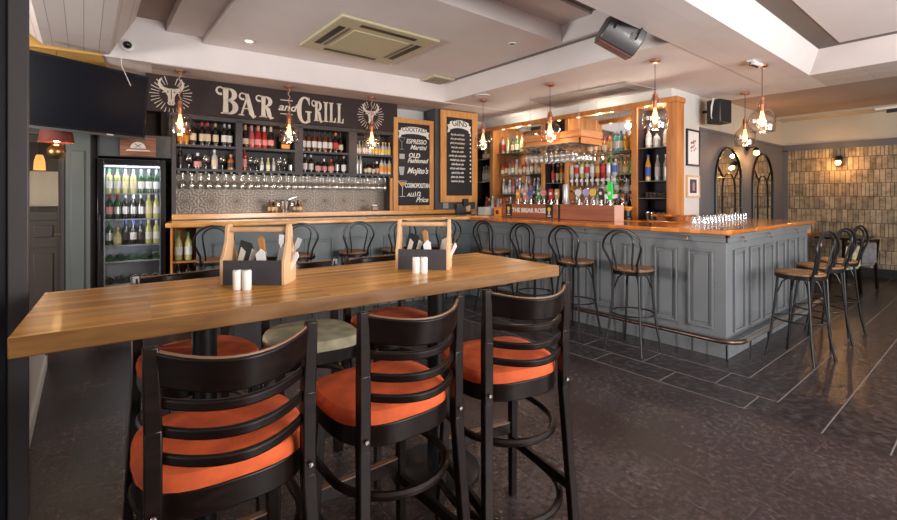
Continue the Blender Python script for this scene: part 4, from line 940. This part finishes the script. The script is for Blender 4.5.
row(3.26, 4.2, 5.92, 1.72, 12, [('squat', 'clear', 'cream', 'silver'), ('spirit', 'straw', 'cream', 'green'), ('squat', 'gold', 'cream', 'gold'), ('spirit', 'lime', 'green', 'black'), ('spirit', 'clear', 'cream', 'black'), ('spirit', 'blue', 'silver', 'blue'), ('spirit', 'gold', 'orange', 'orange'), ('slim', 'lime', 'green', 'yellow')], 'second shelf of right mirrored bay', 1.0)
row(3.26, 3.8, 5.94, 1.45, 7, [('squat', 'clear', 'white', 'silver'), ('spirit', 'green', 'cream', 'gold'), ('slim', 'clear', 'blue', 'silver'), ('spirit', 'lime', 'white', 'green'), ('squat', 'amber', 'cream', 'black')], 'third shelf of right mirrored bay', .9)
row(3.20, 4.25, 5.6, 1.10, 13, [('spirit', 'dark', 'red', 'red'), ('slim', 'clear', 'green', 'green'), ('spirit', 'brown', 'white', 'red'), ('slim', 'green', 'silver', 'silver'), ('squat', 'clear', 'pink', 'white'), ('slim', 'dark', 'orange', 'black')], 'worktop under right mirrored bay', 1.0)
row(4.3, 4.68, 5.92, 1.62, 5, [('slim', 'brown', 'red', 'red'), ('slim', 'dark', 'cream', 'gold'), ('slim', 'amber', 'gold', 'gold'), ('slim', 'rose', 'pink', 'pink')], 'narrow cabinet between mirrors', 1.0)
row(5.93, 6.3, 5.92, 1.68, 6, [('slim', 'clear', 'white', 'silver'), ('slim', 'straw', 'white', 'cream'), ('slim', 'clear', 'cream', 'gold')], 'lower shelf of far left cabinet', 1.0)
row(5.93, 6.3, 5.92, 2.10, 5, [('squat', 'amber', 'white', 'black'), ('spirit', 'straw', 'cream', 'gold')], 'upper shelf of far left cabinet', 1.0)
row(2.76, 3.12, 5.92, 2.05, 3, [('spirit', 'clear', 'white', 'silver'), ('squat', 'clear', 'silver', 'black'), ('spirit', 'clear', 'cream', 'silver'), ('spirit', 'gold', 'cream', 'black')], 'top shelf of right hand cabinet', 1.1)
row(2.76, 3.12, 5.92, 1.61, 3, [('slim', 'gold', 'blue', 'blue'), ('slim', 'clear', 'white', 'silver'), ('slim', 'clear', 'silver', 'silver')], 'middle shelf of right hand cabinet', 1.15)
for z, n_, w_ in ((1.385, 12, 'third'), (1.10, 10, 'lowest')):
    for i in range(n_):
        glass('tumbler' if z < 1.3 else 'shot', 'drinking_glass', (5.88 + .1 * (i % 2), 2.79 + i * .33 / n_, z + .001), 'clear glass on the %s shelf of the right hand cabinet' % w_, 'glasses on the %s shelf of the right hand cabinet' % w_)
# optics row
M_optic = mat('optic_plastic', (.5, .5, .52), .25, .3)
bar_ = thing('optic_rail', 'steel rail carrying the spirit optics in the right mirrored bay', 'rail', (5.80, 3.40, 1.47)); MB().box(0, .03, 0, .82, 0, .03).build('rail', M_chrome, bar_)
MB().box(0, .3, 0, .02, 0, .03).build('arm', M_chrome, bar_); MB().box(0, .3, .80, .82, 0, .03).build('arm', M_chrome, bar_)
for i in range(9):
    y = 4.18 - i * .088
    t2 = thing('spirit_optic', 'upturned %s spirit bottle on an optic, %s from the left in the right bay' % (['clear', 'red labelled', 'clear', 'red labelled', 'clear', 'gold', 'red', 'silver', 'clear'][i], ORD[i]), 'optic', (5.78, y, 1.56), 0, 'spirit optics')
    b = MB(); b.T = Matrix.Translation((-.02, 0, .08)) @ Matrix.Rotation(R(90), 4, 'Y'); b.lathe([(.001, -.01), (.022, -.01), (.026, .02), (.001, .02)], 14); b.build('optic_face', M_plasticwhite, t2)
    MB().lathe([(.008, 0), (.016, .02), (.018, .09)], 10).build('measure', M_optic, t2)
    h, prof, (l0, l1), _ = SHAPES['spirit']; top = .32
    MB().lathe([(r_, top - z_) for r_, z_ in prof][::-1], 12).build('glass_body', GLASS[['clear', 'clear', 'straw', 'clear', 'clear', 'amber', 'red', 'clear', 'clear'][i]], t2)
    MB().shell([(.0395, top - l1), (.0395, top - l0)], 12).build('label', PAPER[['cream', 'red', 'white', 'red', 'white', 'gold', 'red', 'silver', 'blue'][i]], t2)
# till screen in the middle cabinet
t2 = thing('till_screen', 'dark grey till screen in the middle of the back bar', 'till', (5.55, 4.28, 1.101))
MB().box(0, .03, 0, .36, .08, .36).build('screen', M_greydark, t2, bevel=.005); MB().box(-.002, 0, .02, .34, .1, .34).build('display', M_blackgloss, t2); MB().box(.02, .1, .1, .26, 0, .12).build('stand', M_black, t2)
# coffee grinder / juicer at the right end, black
t2 = thing('juicer', 'black and orange bar juicer beside the right hand cabinet', 'juicer', (5.55, 3.16, 1.101))
MB().lathe([(.001, 0), (.07, 0), (.07, .03), (.05, .05), (.05, .12), (.001, .13)], 16).build('body', M_black, t2); MB().lathe([(.05, .12), (.075, .16), (.07, .17), (.03, .15)], 16).build('bowl', PAPER['orange'], t2); MB().tube([(.0, .05, .1), (-.02, .06, .2), (-.02, .0, .24)], .01).build('lever', M_chrome, t2)
t2 = thing('ledge_shelf', 'small cherry wood ledge on the right end of the back bar', 'shelf', (5.45, 2.35, 1.113)); MB().box(0, .24, 0, .42, .05, .075).build('board', M_bartop, t2, bevel=.004)
for y in (.05, .34): MB().box(.05, .2, y, y + .03, 0, .05).build('support', M_bartop, t2)

# hanging glass gantry
t = thing('glass_gantry', 'hanging pine glass rack full of wine glasses above the bar', 'glass rack', (4.8, 3.355, 2.07))
b = MB(); b.box(0, .02, 0, .92, 0, .075); b.box(-.012, .02, 0, .92, .085, .17); b.build('front_board', M_gantry, t, bevel=.003)
b = MB(); b.box(0, .48, 0, .02, 0, .075); b.box(0, .48, -.012, .02, .085, .17); b.build('side_board', M_gantry, t, bevel=.003)
b = MB(); b.box(0, .48, .9, .92, 0, .17); b.build('side_board', M_gantry, t)
b = MB(); b.box(.46, .48, .02, .9, 0, .17); b.build('rear_board', M_gantry, t)
MB().box(.02, .46, .02, .9, .078, .088).build('deck', M_gantry, t); MB().box(-.1, .0, .02, .9, -.004, .006).build('front_glass_rail', M_chrome, t)
for k in range(11): MB().box(.03, .45, .03 + k * .084, .045 + k * .084, -.008, .0).build('hanging_rail', M_chrome, t)
for x_, y_ in ((.05, .05), (.05, .85), (.43, .05), (.43, .85)): MB().tube([(x_, y_, .1), (x_, y_, .762)], .003, 6).build('suspension_wire', M_chrome, t)
for j in range(5):
    for i in range(10):
        glass('stem', 'wine_glass', (4.87 + j * .085, 3.43 + i * .084, 2.061), 'upside down wine glass hanging from the pine gantry', 'wine glasses hanging from the gantry', True)
        if j == 0: glass('balloon', 'gin_glass', (4.84 - .09, 3.40 + i * .088, 2.06), 'balloon glass hanging along the front of the pine gantry', 'balloon glasses along the gantry front', True)

# ------------------------------------------------------------------ pendants
def make_pendant(loc, label, chain=False):
    t = thing('pendant_light', label, 'pendant light', loc, 0, 'clear glass bell pendants')
    MB().lathe([(.055, 0), (.055, -.022), (.045, -.028), (.001, -.028)], 20).build('canopy', M_copper, t)
    if chain:
        b = MB(); b.tube([(.012 * math.sin(i * 1.1), .006 * math.cos(i * 1.1), -.028 - i * .0163) for i in range(20)], .006, 6); b.build('cord', mat('pink_cord', (.45, .25, .2), .5), t)
    else: MB().tube([(0, 0, -.028), (0, 0, -.34)], .0035, 6).build('cord', M_iron, t)
    MB().lathe([(.008, -.33), (.012, -.35), (.026, -.36), (.026, -.40), (.03, -.41), (.03, -.425), (.022, -.43), (.02, -.505), (.001, -.505)], 16).build('lamp_holder', M_copper, t)
    MB().shell([(.034, -.39), (.036, -.43), (.046, -.468), (.078, -.503), (.113, -.538), (.126, -.578), (.126, -.67), (.118, -.728), (.085, -.733), (.06, -.728)], 28).build('glass_shade', M_amberglass, t)
    bu = MB().lathe([(.012, -.50), (.018, -.54), (.030, -.60), (.030, -.63), (.020, -.66), (.001, -.67)], 14).build('bulb', M_bulbglass, t)
    MB().lathe([(.003, -.53), (.014, -.55), (.014, -.64), (.003, -.655)], 8).build('filament', M_bulb, bu)
    return t
def pend(p, label, chain=False, e=2.5):
    make_pendant((p[0], p[1], 2.84), label, chain)
    bulb_light('pendant_glow', (p[0], p[1], 2.84 - .68), e)
pend((.852, 5.916), 'clear glass pendant in front of the left bull head on the sign', True)
pend((2.079, 5.883), 'clear glass pendant hanging below the word and on the sign', True)
pend((3.241, 5.79), 'clear glass pendant in front of the right bull head on the sign', True)
pend((4.628, 4.925), 'clear glass pendant just right of the gin board')
pend((4.638, 3.691), 'clear glass pendant in front of the pine glass gantry')
pend((4.686, 2.351), 'clear glass pendant in front of the right hand bottle cabinet')
pend((5.775, 1.707), 'nearer of the two clear pendants over the bar end')
pend((7.149, 2.316), 'farther of the two clear pendants over the bar end')

# PA speaker hanging in the coffer corner
t = thing('ceiling_loudspeaker', 'large black loudspeaker hanging tilted at the ceiling beam corner', 'loudspeaker', (3.70, 2.17, 2.84), R(-36))
Tm = Matrix.Translation((0, 0, -.02)) @ Matrix.Scale(.86, 4) @ Matrix.Rotation(R(28), 4, 'Y') @ Matrix.Rotation(R(12), 4, 'X')
b = MB(); b.T = Tm; b.prismx([(-.10, -.14), (.10, -.14), (.15, -.02), (.12, .13), (-.12, .13), (-.15, -.02)], -.2, .2); b.build('cabinet', mat('speaker_grey', (.055, .05, .055), .4, 0, .3), t, bevel=.012)
b = MB(); b.T = Tm; b.prismx([(-.095, -.155), (.095, -.155), (.09, -.138), (-.09, -.138)], -.19, .19); b.build('grille', mat('speaker_grille_red', (.12, .035, .03), .5), t)
b = MB(); b.T = Tm; b.tube([(-.12, -.155, 0), (-.12, -.15, .19), (.12, -.15, .19), (.12, -.155, 0)], .012, 6); b.T = None; b.tube([(0, 0, .1), (0, 0, .55)], .02); b.build('bracket', M_black, t)
b = MB(); b.T = Tm; b.box(.06, .12, -.152, -.142, -.02, .05); b.build('connector_plate', M_blackgloss, t)
# wall speaker
t = thing('wall_loudspeaker', 'black box loudspeaker with loose white wires on the wall above the pictures', 'loudspeaker', (6.90, 2.55, 2.42), R(-12))
MB().box(-.11, .16, -.08, .12, 0, .33).build('cabinet', M_black, t, bevel=.02); MB().tube([(.02, .1, .2), (.02, .25, .2)], .02).build('bracket', M_black, t)
for k in range(2): MB().tube([(-.12 - .02 * k, .0, .34), (-.16 - .02 * k, 0, .22), (-.15, .02, .1), (-.1, .04, .06)], .006, 6).build('wire', M_plasticwhite, t)
# emergency fitting by the near end pendant
t = thing('emergency_lamp', 'small white twin emergency lamp on the ceiling beside the near end pendant', 'lamp', (5.55, 1.72, 2.84))
MB().box(-.1, .1, -.03, .03, -.02, -.001).build('base', M_plasticwhite, t); MB().tube([(-.08, -.02, -.03), (.08, -.05, -.035)], .02, 10).build('tube', M_plasticwhite, t); MB().tube([(-.06, .03, -.03), (.1, .0, -.035)], .014, 10).build('tube', M_chrome, t)
t = thing('exit_light_fitting', 'slim white light fitting hanging at the right edge over the dining end', 'light', (9.0, .93, 2.66), R(80))
MB().box(-.32, .32, -.05, .05, 0, .035).build('body', M_plasticwhite, t, bevel=.005); MB().box(-.2, -.05, -.03, .03, .035, .06).build('yellow_cap', PAPER['yellow'], t); MB().box(-.2, .2, -.02, .02, -.05, 0).build('bracket', M_black, t); MB().tube([(0, 0, .03), (0, 0, .24)], .008).build('rod', M_chrome, t)

# ------------------------------------------------------------------ pictures, mirrors, sconces
def picture(label, x0, x1, z0, z1, framem, artm):
    t = thing('picture_frame', label, 'picture', (x0, 2.785, z0)); w = x1 - x0; h = z1 - z0; f = .025
    b = MB(); b.box(0, f, 0, .025, 0, h); b.box(w - f, w, 0, .025, 0, h); b.box(f, w - f, 0, .025, 0, f); b.box(f, w - f, 0, .025, h - f, h); b.build('frame', framem, t)
    MB().box(f, w - f, .01, .02, f, h - f).build('mount', M_napkin, t)
    return t, w, h
t, w, h = picture('upper picture on the white strip, black frame with small red drawing', 6.455, 6.86, 1.83, 2.34, M_black, None)
b = MB()
for i in range(14): a = rnd.uniform(0, 6.28); r_ = rnd.uniform(.02, .09); b.prismy([(w / 2 + r_ * math.cos(a) + dx, h * .5 + r_ * 1.4 * math.sin(a) + dz) for dx, dz in ((0, 0), (.03, .005), (.02, .03), (-.005, .02))], .006, .011)
b.build('drawing', mat('dull_red_ink', (.35, .12, .12), .7), t)
t, w, h = picture('lower picture on the white strip, thin frame with dark portrait print', 6.45, 6.86, 1.39, 1.70, M_caddy, None)
MB().box(w * .25, w * .75, .006, .011, h * .2, h * .82).build('print', mat('plum_print', (.07, .04, .06), .6), t)
MB().prismy([(w * .42, h * .3), (w * .6, h * .3), (w * .62, h * .6), (w * .5, h * .74), (w * .4, h * .6)], .004, .007).build('figure', mat('mauve_print', (.35, .25, .28), .6), t)

def arch_mirror(label, x0, x1, z0, ztop):
    t = thing('arched_mirror', label, 'mirror', (x0, 2.80, z0)); w = x1 - x0; r = w / 2; h = ztop - z0; hs = h - r
    pts = [(0, 0)] + [(r - r * math.cos(R(a)), hs + r * math.sin(R(a))) for a in range(0, 181, 10)] + [(w, 0)]
    MB().prismy(pts, -.002, .008).build('glass', M_mirror, t)
    MB().tube([(x, -.008, z) for x, z in pts], .016, 8, closed=True).build('frame', M_iron, t)
    ri = r * .5; b = MB()
    b.tube([(r - ri, -.008, 0), (r - ri, -.008, hs * .85)] + [(r - ri * math.cos(R(a)), -.008, hs * .85 + ri * math.sin(R(a))) for a in range(15, 181, 15)] + [(r + ri, -.008, 0)], .007, 6)
    for k in range(1, 5): b.tube([(0, -.008, h * k / 6), (w, -.008, h * k / 6)], .006, 6)
    b.tube([(r * .15, -.008, hs + r * .45), (r - ri * .8, -.008, hs * .85 + ri * .6)], .008, 6); b.tube([(w - r * .15, -.008, hs + r * .45), (r + ri * .8, -.008, hs * .85 + ri * .6)], .008, 6)
    b.build('glazing_bar', M_iron, t); return t
arch_mirror('nearer tall arched window mirror with black glazing bars', 7.42, 8.46, .75, 2.17)
arch_mirror('farther tall arched window mirror with black glazing bars', 8.98, 10.02, .75, 2.17)
def sconce(label, loc, rz):
    t = thing('wall_lamp', label, 'wall lamp', loc, rz)
    b = MB(); b.T = Matrix.Rotation(R(90), 4, 'X'); b.lathe([(.05, 0), (.05, .02), (.001, .025)], 16); b.build('wall_plate', M_iron, t)
    MB().tube([(0, -.02, 0), (0, -.1, .02), (0, -.13, -.01)], .009, 8).build('arm', M_iron, t)
    MB().lathe([(.02, .0), (.04, -.02), (.045, -.05), (.04, -.05), (.015, -.01)], 14, (0, -.13, 0)).build('cap', M_iron, t)
    MB().sphere((0, -.13, -.085), .045, sz=1.1).build('bulb', M_bulbglass, t)
    return t
sconce('wall lamp glowing between the two arched mirrors', (8.72, 2.79, 2.22), 0); bulb_light('sconce_glow', (8.72, 2.58, 2.10), 12, (1, .48, .16))
sconce('wall lamp glowing on the pale stacked board wall', (10.68, 1.95, 2.10), R(-90)); bulb_light('sconce_glow', (10.45, 1.95, 1.99), 11, (1, .48, .16))

# ------------------------------------------------------------------ high table
TA = R(-3.2)
t = thing('high_table', 'long high oak table with two dark columns in the foreground', 'table', (.93, 1.88, 0), TA)
b = MB(); b.box(-1.065, 1.03, -.34, .34, .985, 1.04); b.m = [1, 0, 1, 1, 1, 1]
b.build('tabletop', [M_table, M_edgeshade], t, bevel=.003)
for x_ in (-.575, .48):
    c_ = MB().lathe([(.043, .03), (.043, .96)], 24, (x_, .0, 0)).build('column', M_iron, t)
    MB().lathe([(.001, .035), (.05, .035), (.21, .022), (.225, .012), (.225, 0), (.001, 0)], 36, (x_, 0, 0)).build('base_plate', M_iron, t)
    MB().box(x_ - .18, x_ + .18, -.18, .18, .96, .985).build('mounting_plate', M_black, t)

# ladder back stools
def ladder_stool(label, loc, rz, seatm, first=None):
    t = thing('ladder_back_stool', label, 'bar stool', loc, rz, 'dark ladder back stools at the high table')
    def seat_poly(w, d0, d1, inset=0, n=10):   # D-shape: straight-ish front (+y), rounded rear (-y)
        pts = []
        for a in range(0, 360, 12):
            c_, s_ = math.cos(R(a)), math.sin(R(a)); e = .5 if s_ > 0 else .66
            x = (w - inset) * math.copysign(abs(c_) ** e, c_); y = ((d1 if s_ > 0 else d0) - inset) * math.copysign(abs(s_) ** e, s_)
            if s_ < 0: x *= (1 - .1 * abs(s_))
            pts.append((x, y))
        return pts
    b = MB(); P = seat_poly(.212, .195, .20); n = len(P); vs = []; rings = [(1.0, .705), (1.01, .722), (1.0, .738), (.97, .75), (.86, .760), (.55, .769), (.2, .772)]
    for k_, z in rings: vs += [(x * k_, y * k_, z) for x, y in P]
    fs = [(i * n + j, i * n + (j + 1) % n, (i + 1) * n + (j + 1) % n, (i + 1) * n + j) for i in range(len(rings) - 1) for j in range(n)] + [tuple(range(n))[::-1], tuple(range((len(rings) - 1) * n, len(rings) * n))]
    b.add(vs, fs); b.build('seat_cushion', seatm, t)
    P2 = seat_poly(.21, .20, .198); b = MB(); b.prism(P2, .645, .712); b.build('seat_frame', M_dark, t, bevel=.004)
    # legs: rear ones carry on up as back posts, leaning back
    for sg in (-1, 1):
        b = MB(); x0 = sg * .175
        b.bar((sg * .20, -.235, 0), (x0, -.19, .66), .034, .03, w1=.036, d1=.034); b.bar((x0, -.19, .65), (x0, -.19, .88), .036, .034, w1=.036, d1=.034); b.bar((x0, -.19, .875), (x0 * 1.03, -.2, 1.068), .036, .034, w1=.032, d1=.022)
        lg = b.build('leg', M_dark, t, bevel=.004)
        b = MB(); b.T = Matrix.Translation((sg * .205 if 0 else x0, -.214, .69)) @ Matrix.Rotation(R(90), 4, 'X'); b.lathe([(.001, 0), (.007, 0), (.006, .003), (.001, .004)], 10); b.build('bolt_head', M_chrome, lg)
        b = MB(); b.bar((sg * .19, .19, 0), (sg * .165, .15, .66), .03, .03, w1=.036, d1=.036); b.build('leg', M_dark, t, bevel=.004)
    # curved rails
    def rail(z, h, th, bow, yb, w=.175, name='back_slat', m=M_dark, lean=.0, dip=.006):
        b = MB(); n = 12; vs = []; fs = []
        for i in range(n + 1):
            u = i / n * 2 - 1; y = yb - bow * (1 - u * u)
            for dy, dz in ((-th / 2 - lean, h / 2), (th / 2 - lean, h / 2), (th / 2 + lean, -h / 2), (-th / 2 + lean, -h / 2)): vs.append((u * w, y + dy, z + dz - dip * (1 - u * u)))
        for i in range(n):
            for k in range(4): fs.append((i * 4 + k, i * 4 + (k + 1) % 4, (i + 1) * 4 + (k + 1) % 4, (i + 1) * 4 + k))
        fs += [(0, 1, 2, 3), (n * 4 + 3, n * 4 + 2, n * 4 + 1, n * 4)]
        b.add(vs, fs); return b.build(name, m, t, bevel=min(.006, th / 3))
    r_ = rail(1.018, .08, .02, .105, -.185, .18, 'top_rail', lean=.006, dip=.018)
    b = MB(); b.tube([(u / 6 * .178, -.191 - .105 * (1 - (u / 6) ** 2), 1.0575 - .018 * (1 - (u / 6) ** 2)) for u in range(-6, 7)], .0045, 6); b.build('worn_edge', M_worn, r_)
    for z, yb in ((.935, -.19), (.87, -.187), (.808, -.185)): rail(z, .026, .017, .09, yb + .006, .165)
    # foot hoops around the rear and stretchers
    for z, r1 in ((.50, .2), (.22, .225)):
        b = MB(); pts = [(-r1 + .0, .12, z)] + [(-r1 * math.cos(R(a)), -.02 - (r1 + .01) * math.sin(R(a)), z) for a in range(0, 181, 12)] + [(r1, .12, z)]
        b.tube(pts, .014, 8); b.build('foot_hoop', M_dark, t)
    b = MB(); b.bar((-.18, .172, .33), (.18, .172, .33), .02, .05, side=(0, 1, 0)); f_ = b.build('footrest', M_dark, t, bevel=.003)
    MB().box(-.17, .17, .16, .184, .3555, .3585).build('worn_edge', M_worn, f_)
    for sg in (-1, 1): b = MB(); b.bar((sg * .177, .17, .27), (sg * .192, -.21, .27), .02, .04, side=(1, 0, 0)); b.build('stretcher', M_dark, t, bevel=.003)
    return t
ladder_stool('orange velvet ladder back stool nearest the camera at the left table end', (.305, 1.385, 0), R(-3), M_orange)
ladder_stool('orange velvet ladder back stool, middle of the three with their backs to the camera', (.815, 1.375, 0), R(-1), M_orange)
ladder_stool('orange velvet ladder back stool at the right table end on the near side', (1.345, 1.33, 0), R(-13), M_orange)
ladder_stool('orange velvet ladder back stool on the far side at the left table end', (.375, 2.15, 0), R(188), M_orange)
ladder_stool('sage beige velvet ladder back stool on the far side of the table', (.855, 2.13, 0), R(172), M_sage)
ladder_stool('orange velvet ladder back stool on the far side at the right table end', (1.30, 2.10, 0), R(178), M_orange)

# bentwood metal bar stools
def bent_stool(label, loc, rz, group):
    t = thing('bentwood_stool', label, 'bar stool', loc, rz, group)
    MB().lathe([(.001, .725), (.165, .725), (.178, .735), (.178, .75), (.165, .756), (.1, .75), (.001, .748)], 28).build('seat', M_seatwood, t)
    MB().lathe([(.165, .70), (.18, .70), (.182, .728), (.165, .728)], 28).build('seat_ring', M_iron, t)
    for sx in (-1, 1):
        for sy in (-1, 1):
            MB().tube([(sx * .115, sy * .115, .72), (sx * .125, sy * .13, .5), (sx * .15, sy * .155, .2), (sx * .175, sy * .185, 0)], .0105, 8).build('leg', M_iron, t)
    MB().tube([(.188 * math.cos(R(a)), .188 * math.sin(R(a)), .34) for a in range(0, 360, 15)], .007, 6, closed=True).build('foot_ring', M_iron, t)
    for a in range(4):
        c_, s_ = math.cos(R(45 + a * 90)), math.sin(R(45 + a * 90)); MB().tube([(c_ * .168, s_ * .168, .56), (c_ * .13, s_ * .13, .66), (c_ * .07, s_ * .07, .705)], .006, 6).build('brace', M_iron, t)
    def hoop(w, wb, z1, yb, r):
        pts = [(-wb, -.14, .70), (-wb * 1.02, -.165, .8)] + [(-w * math.cos(R(a)), yb - .02, z1 - w * .85 + w * .85 * math.sin(R(a))) for a in range(-10, 191, 15)] + [(wb * 1.02, -.165, .8), (wb, -.14, .70)]
        return MB().tube(pts, r, 8)
    hoop(.18, .12, 1.11, -.185, .0105).build('back_hoop', M_iron, t); hoop(.105, .075, 1.085, -.178, .0085).build('inner_hoop', M_iron, t)
    return t
st0 = bent_stool('bentwood stool at the front bar, rightmost before the bar corner', (3.93, 2.18, 0), R(-88), 'bentwood stools along the front bar')
for (x, y), l_ in (((3.93, 2.80), 'second bentwood stool from the bar corner along the front bar'), ((3.93, 3.34), 'third bentwood stool from the bar corner along the front bar'), ((3.93, 3.96), 'farthest bentwood stool on the front bar, by the inner corner')):
    dup(st0, (x, y, 0), R(-90 + rnd.uniform(-3, 3)), l_, 'bentwood stools along the front bar')
for (s_, n_), l_ in (((-3.22, -.20), 'bentwood stool at the left end of the rear bar'), ((-2.36, -.20), 'second bentwood stool from the left on the rear bar'), ((-1.72, -.19), 'third bentwood stool from the left on the rear bar'), ((-1.18, -.18), 'fourth bentwood stool from the left on the rear bar'), ((-.55, -.20), 'bentwood stool on the rear bar nearest its inner corner')):
    dup(st0, BA(s_, n_), RB + R(rnd.uniform(-4, 4)), l_, 'bentwood stools along the rear bar')
for (x, y, a), l_ in (((4.84, 1.15, -12), 'bentwood stool nearest the camera at the bar end'), ((5.48, 1.15, -15), 'middle bentwood stool at the bar end'), ((6.08, 1.15, -11), 'farthest bentwood stool at the bar end')):
    dup(st0, (x, y, 0), R(a), l_, 'bentwood stools at the bar end')

# ------------------------------------------------------------------ on the table
def caddy(label, loc, rz):
    t = thing('cutlery_caddy', label, 'caddy', loc, rz, 'cutlery caddies')
    L_, D = .12, .065
    b = MB(); b.box(-L_, L_, -D, -D + .008, 0, .10); b.box(-L_, L_, D - .008, D, 0, .10); b.build('side_panel', mat('charcoal_stain', (.045, .042, .05), .6), t)
    MB().box(-L_, L_, -D + .008, D - .008, .0, .008).build('base', M_caddy, t)
    for sg in (-1, 1):
        prof = [(-D, 0), (D, 0), (D, .10), (D * .72, .13), (D * .42, .18), (D * .36, .23), (D * .2, .247), (-D * .2, .247), (-D * .36, .23), (-D * .42, .18), (-D * .72, .13), (-D, .10)]
        b = MB(); x0 = sg * L_; b.prismx(prof, min(x0, x0 + sg * .014), max(x0, x0 + sg * .014)); b.build('end_board', M_caddy, t, bevel=.002)
    b = MB(); b.tube([(-L_, 0, .222), (L_, 0, .222)], .012, 12); b.build('handle', M_caddy, t)
    return t
def caddy_contents(loc, rz, tag_):
    M = Matrix.Translation(loc) @ Matrix.Rotation(rz, 4, 'Z')
    def at(p): return M @ Vector(p)
    # striped menu, folded napkins, cutlery
    t = thing('striped_menu', 'dark and cream striped card standing in the %s caddy' % tag_, 'card', loc, rz)
    MB().prismy([(-.11, .01), (.03, .01), (-.03, .165), (-.075, .18)], -.006, -.002).build('card', M_black, t)
    for x0 in (-.108, -.062, -.018): MB().prismy([(x0, .02), (x0 + .024, .02), (x0 + .024 + .03, .13), (x0 + .036, .16 - abs(x0 + .09) * .6)], -.009, -.006).build('stripe', M_cream, t)
    for i, (x0, l_) in enumerate(((.035, .13), (.075, .15), (.09, .13))):
        t = thing('paper_napkin', '%s white folded napkin in the %s caddy' % (['leftmost', 'middle', 'rightmost'][i], tag_), 'napkin', loc, rz)
        b = MB(); b.T = Matrix.Translation((x0, -.03 + .02 * i, 0)) @ Matrix.Rotation(R([-8, 14, 26][i]), 4, 'Y'); b.prismy([(-.016, .01), (.016, .01), (.02, l_), (.006, l_ + .015), (-.018, l_ - .005)], -.004, .004); b.build('folded_paper', M_napkin, t)
    t = thing('wooden_spoon_handle', 'orange brown wooden handled knife in the %s caddy' % tag_, 'cutlery', loc, rz)
    b = MB(); b.T = Matrix.Translation((.03, .02, 0)) @ Matrix.Rotation(R(-10), 4, 'Y'); b.prismy([(-.008, .01), (.008, .01), (.012, .13), (.016, .18), (.004, .195), (-.014, .185), (-.012, .13)], -.005, .005); b.build('handle', mat('orange_handle', (.5, .22, .06), .4), t, bevel=.002)
    for i in range(3):
        t = thing('steel_fork', '%s steel fork standing at the right side of the %s caddy' % (['left', 'middle', 'right'][i], tag_), 'cutlery', loc, rz)
        b = MB(); b.T = Matrix.Translation((.075 + .012 * i, .02 - .01 * i, 0)) @ Matrix.Rotation(R(4 + 9 * i), 4, 'Y'); b.box(-.003, .003, -.001, .001, .01, .15); b.prismy([(-.003, .15), (.003, .15), (.011, .165), (.011, .2), (-.011, .2), (-.011, .165)], -.001, .001); b.build('fork', M_chrome, t)
C1 = ((.575, 1.985, 1.04), R(-40)); C2 = ((1.346, 1.866, 1.04), R(-46))
caddy('pine cutlery caddy on the left half of the high table', *C1); caddy_contents(*C1, 'left')
caddy('pine cutlery caddy on the right half of the high table', *C2); caddy_contents(*C2, 'right')
def shaker(x, y, label, kind):
    t = thing(kind, label, 'shaker', (x, y, 1.04), 0, 'white salt and pepper shakers')
    MB().lathe([(.001, 0), (.016, 0), (.0175, .003), (.0175, .07), (.0155, .076), (.001, .077)], 18).build('body', M_ceramic, t)
    b = MB()
    for k in range(5): b.lathe([(.0015, .0765), (.0015, .0782)], 6, (.006 * math.cos(k * 1.256), .006 * math.sin(k * 1.256), 0))
    b.build('holes', M_black, t)
for (x, y), w_ in (((.479, 1.872), 'left'), ((1.238, 1.751), 'right')):
    dx, dy = .0142, -.0114
    shaker(x - dx, y - dy, 'white salt shaker, left of the pair before the %s caddy' % w_, 'salt_shaker'); shaker(x + dx, y + dy, 'white pepper shaker, right of the pair before the %s caddy' % w_, 'pepper_shaker')

# ------------------------------------------------------------------ dining end
def dining_chair(label, loc, rz, fab):
    t = thing('dining_chair', label, 'chair', loc, rz, 'upholstered chairs at the dining end')
    MB().box(-.21, .21, -.2, .2, .36, .42).build('seat', fab, t, bevel=.02)
    MB().box(-.19, .19, -.225, -.195, .40, .70).build('backrest', fab, t, bevel=.012)
    for sx in (-1, 1):
        MB().bar((sx * .2, -.22, 0), (sx * .2, -.2, .40), .03, .03).build('leg', M_dark, t); MB().bar((sx * .19, .19, 0), (sx * .19, .19, .36), .03, .03).build('leg', M_dark, t)
        MB().bar((sx * .2, -.2, .4), (sx * .2, -.235, .76), .03, .028).build('back_post', M_dark, t)
    MB().box(-.2, .2, -.245, -.215, .72, .76).build('top_rail', M_dark, t, bevel=.005)
    return t
def cafe_table(label, loc, rz, w, d, m):
    t = thing('dining_table', label, 'table', loc, rz)
    MB().box(-w / 2, w / 2, -d / 2, d / 2, .72, .755).build('tabletop', m, t, bevel=.004); MB().lathe([(.035, .02), (.035, .72)], 14).build('column', M_iron, t); MB().lathe([(.001, .02), (.24, .012), (.24, 0), (.001, 0)], 20).build('base_plate', M_iron, t)
    return t
cafe_table('dark square dining table beside the stacked board wall', (9.75, 1.72, 0), 0, .9, .6, M_dark)
cafe_table('pale wooden dining table in the corner by the far mirror', (10.1, 2.4, 0), 0, .9, .5, M_seatwood)
dining_chair('beige backed dining chair beyond the bar end stools', (8.55, 1.62, 0), R(-18), M_sage)
dining_chair('grey backed dining chair in front of the stacked board wall', (9.25, 1.55, 0), R(-20), M_greyfab)
t = thing('table_caddy', 'small wooden caddy on the corner dining table', 'caddy', (10.0, 2.35, .756), R(-40)); MB().box(-.11, .11, -.06, .06, 0, .1).build('box', M_caddy, t); MB().tube([(-.11, 0, .1), (-.11, 0, .2), (.11, 0, .2), (.11, 0, .1)], .009).build('handle', M_caddy, t)
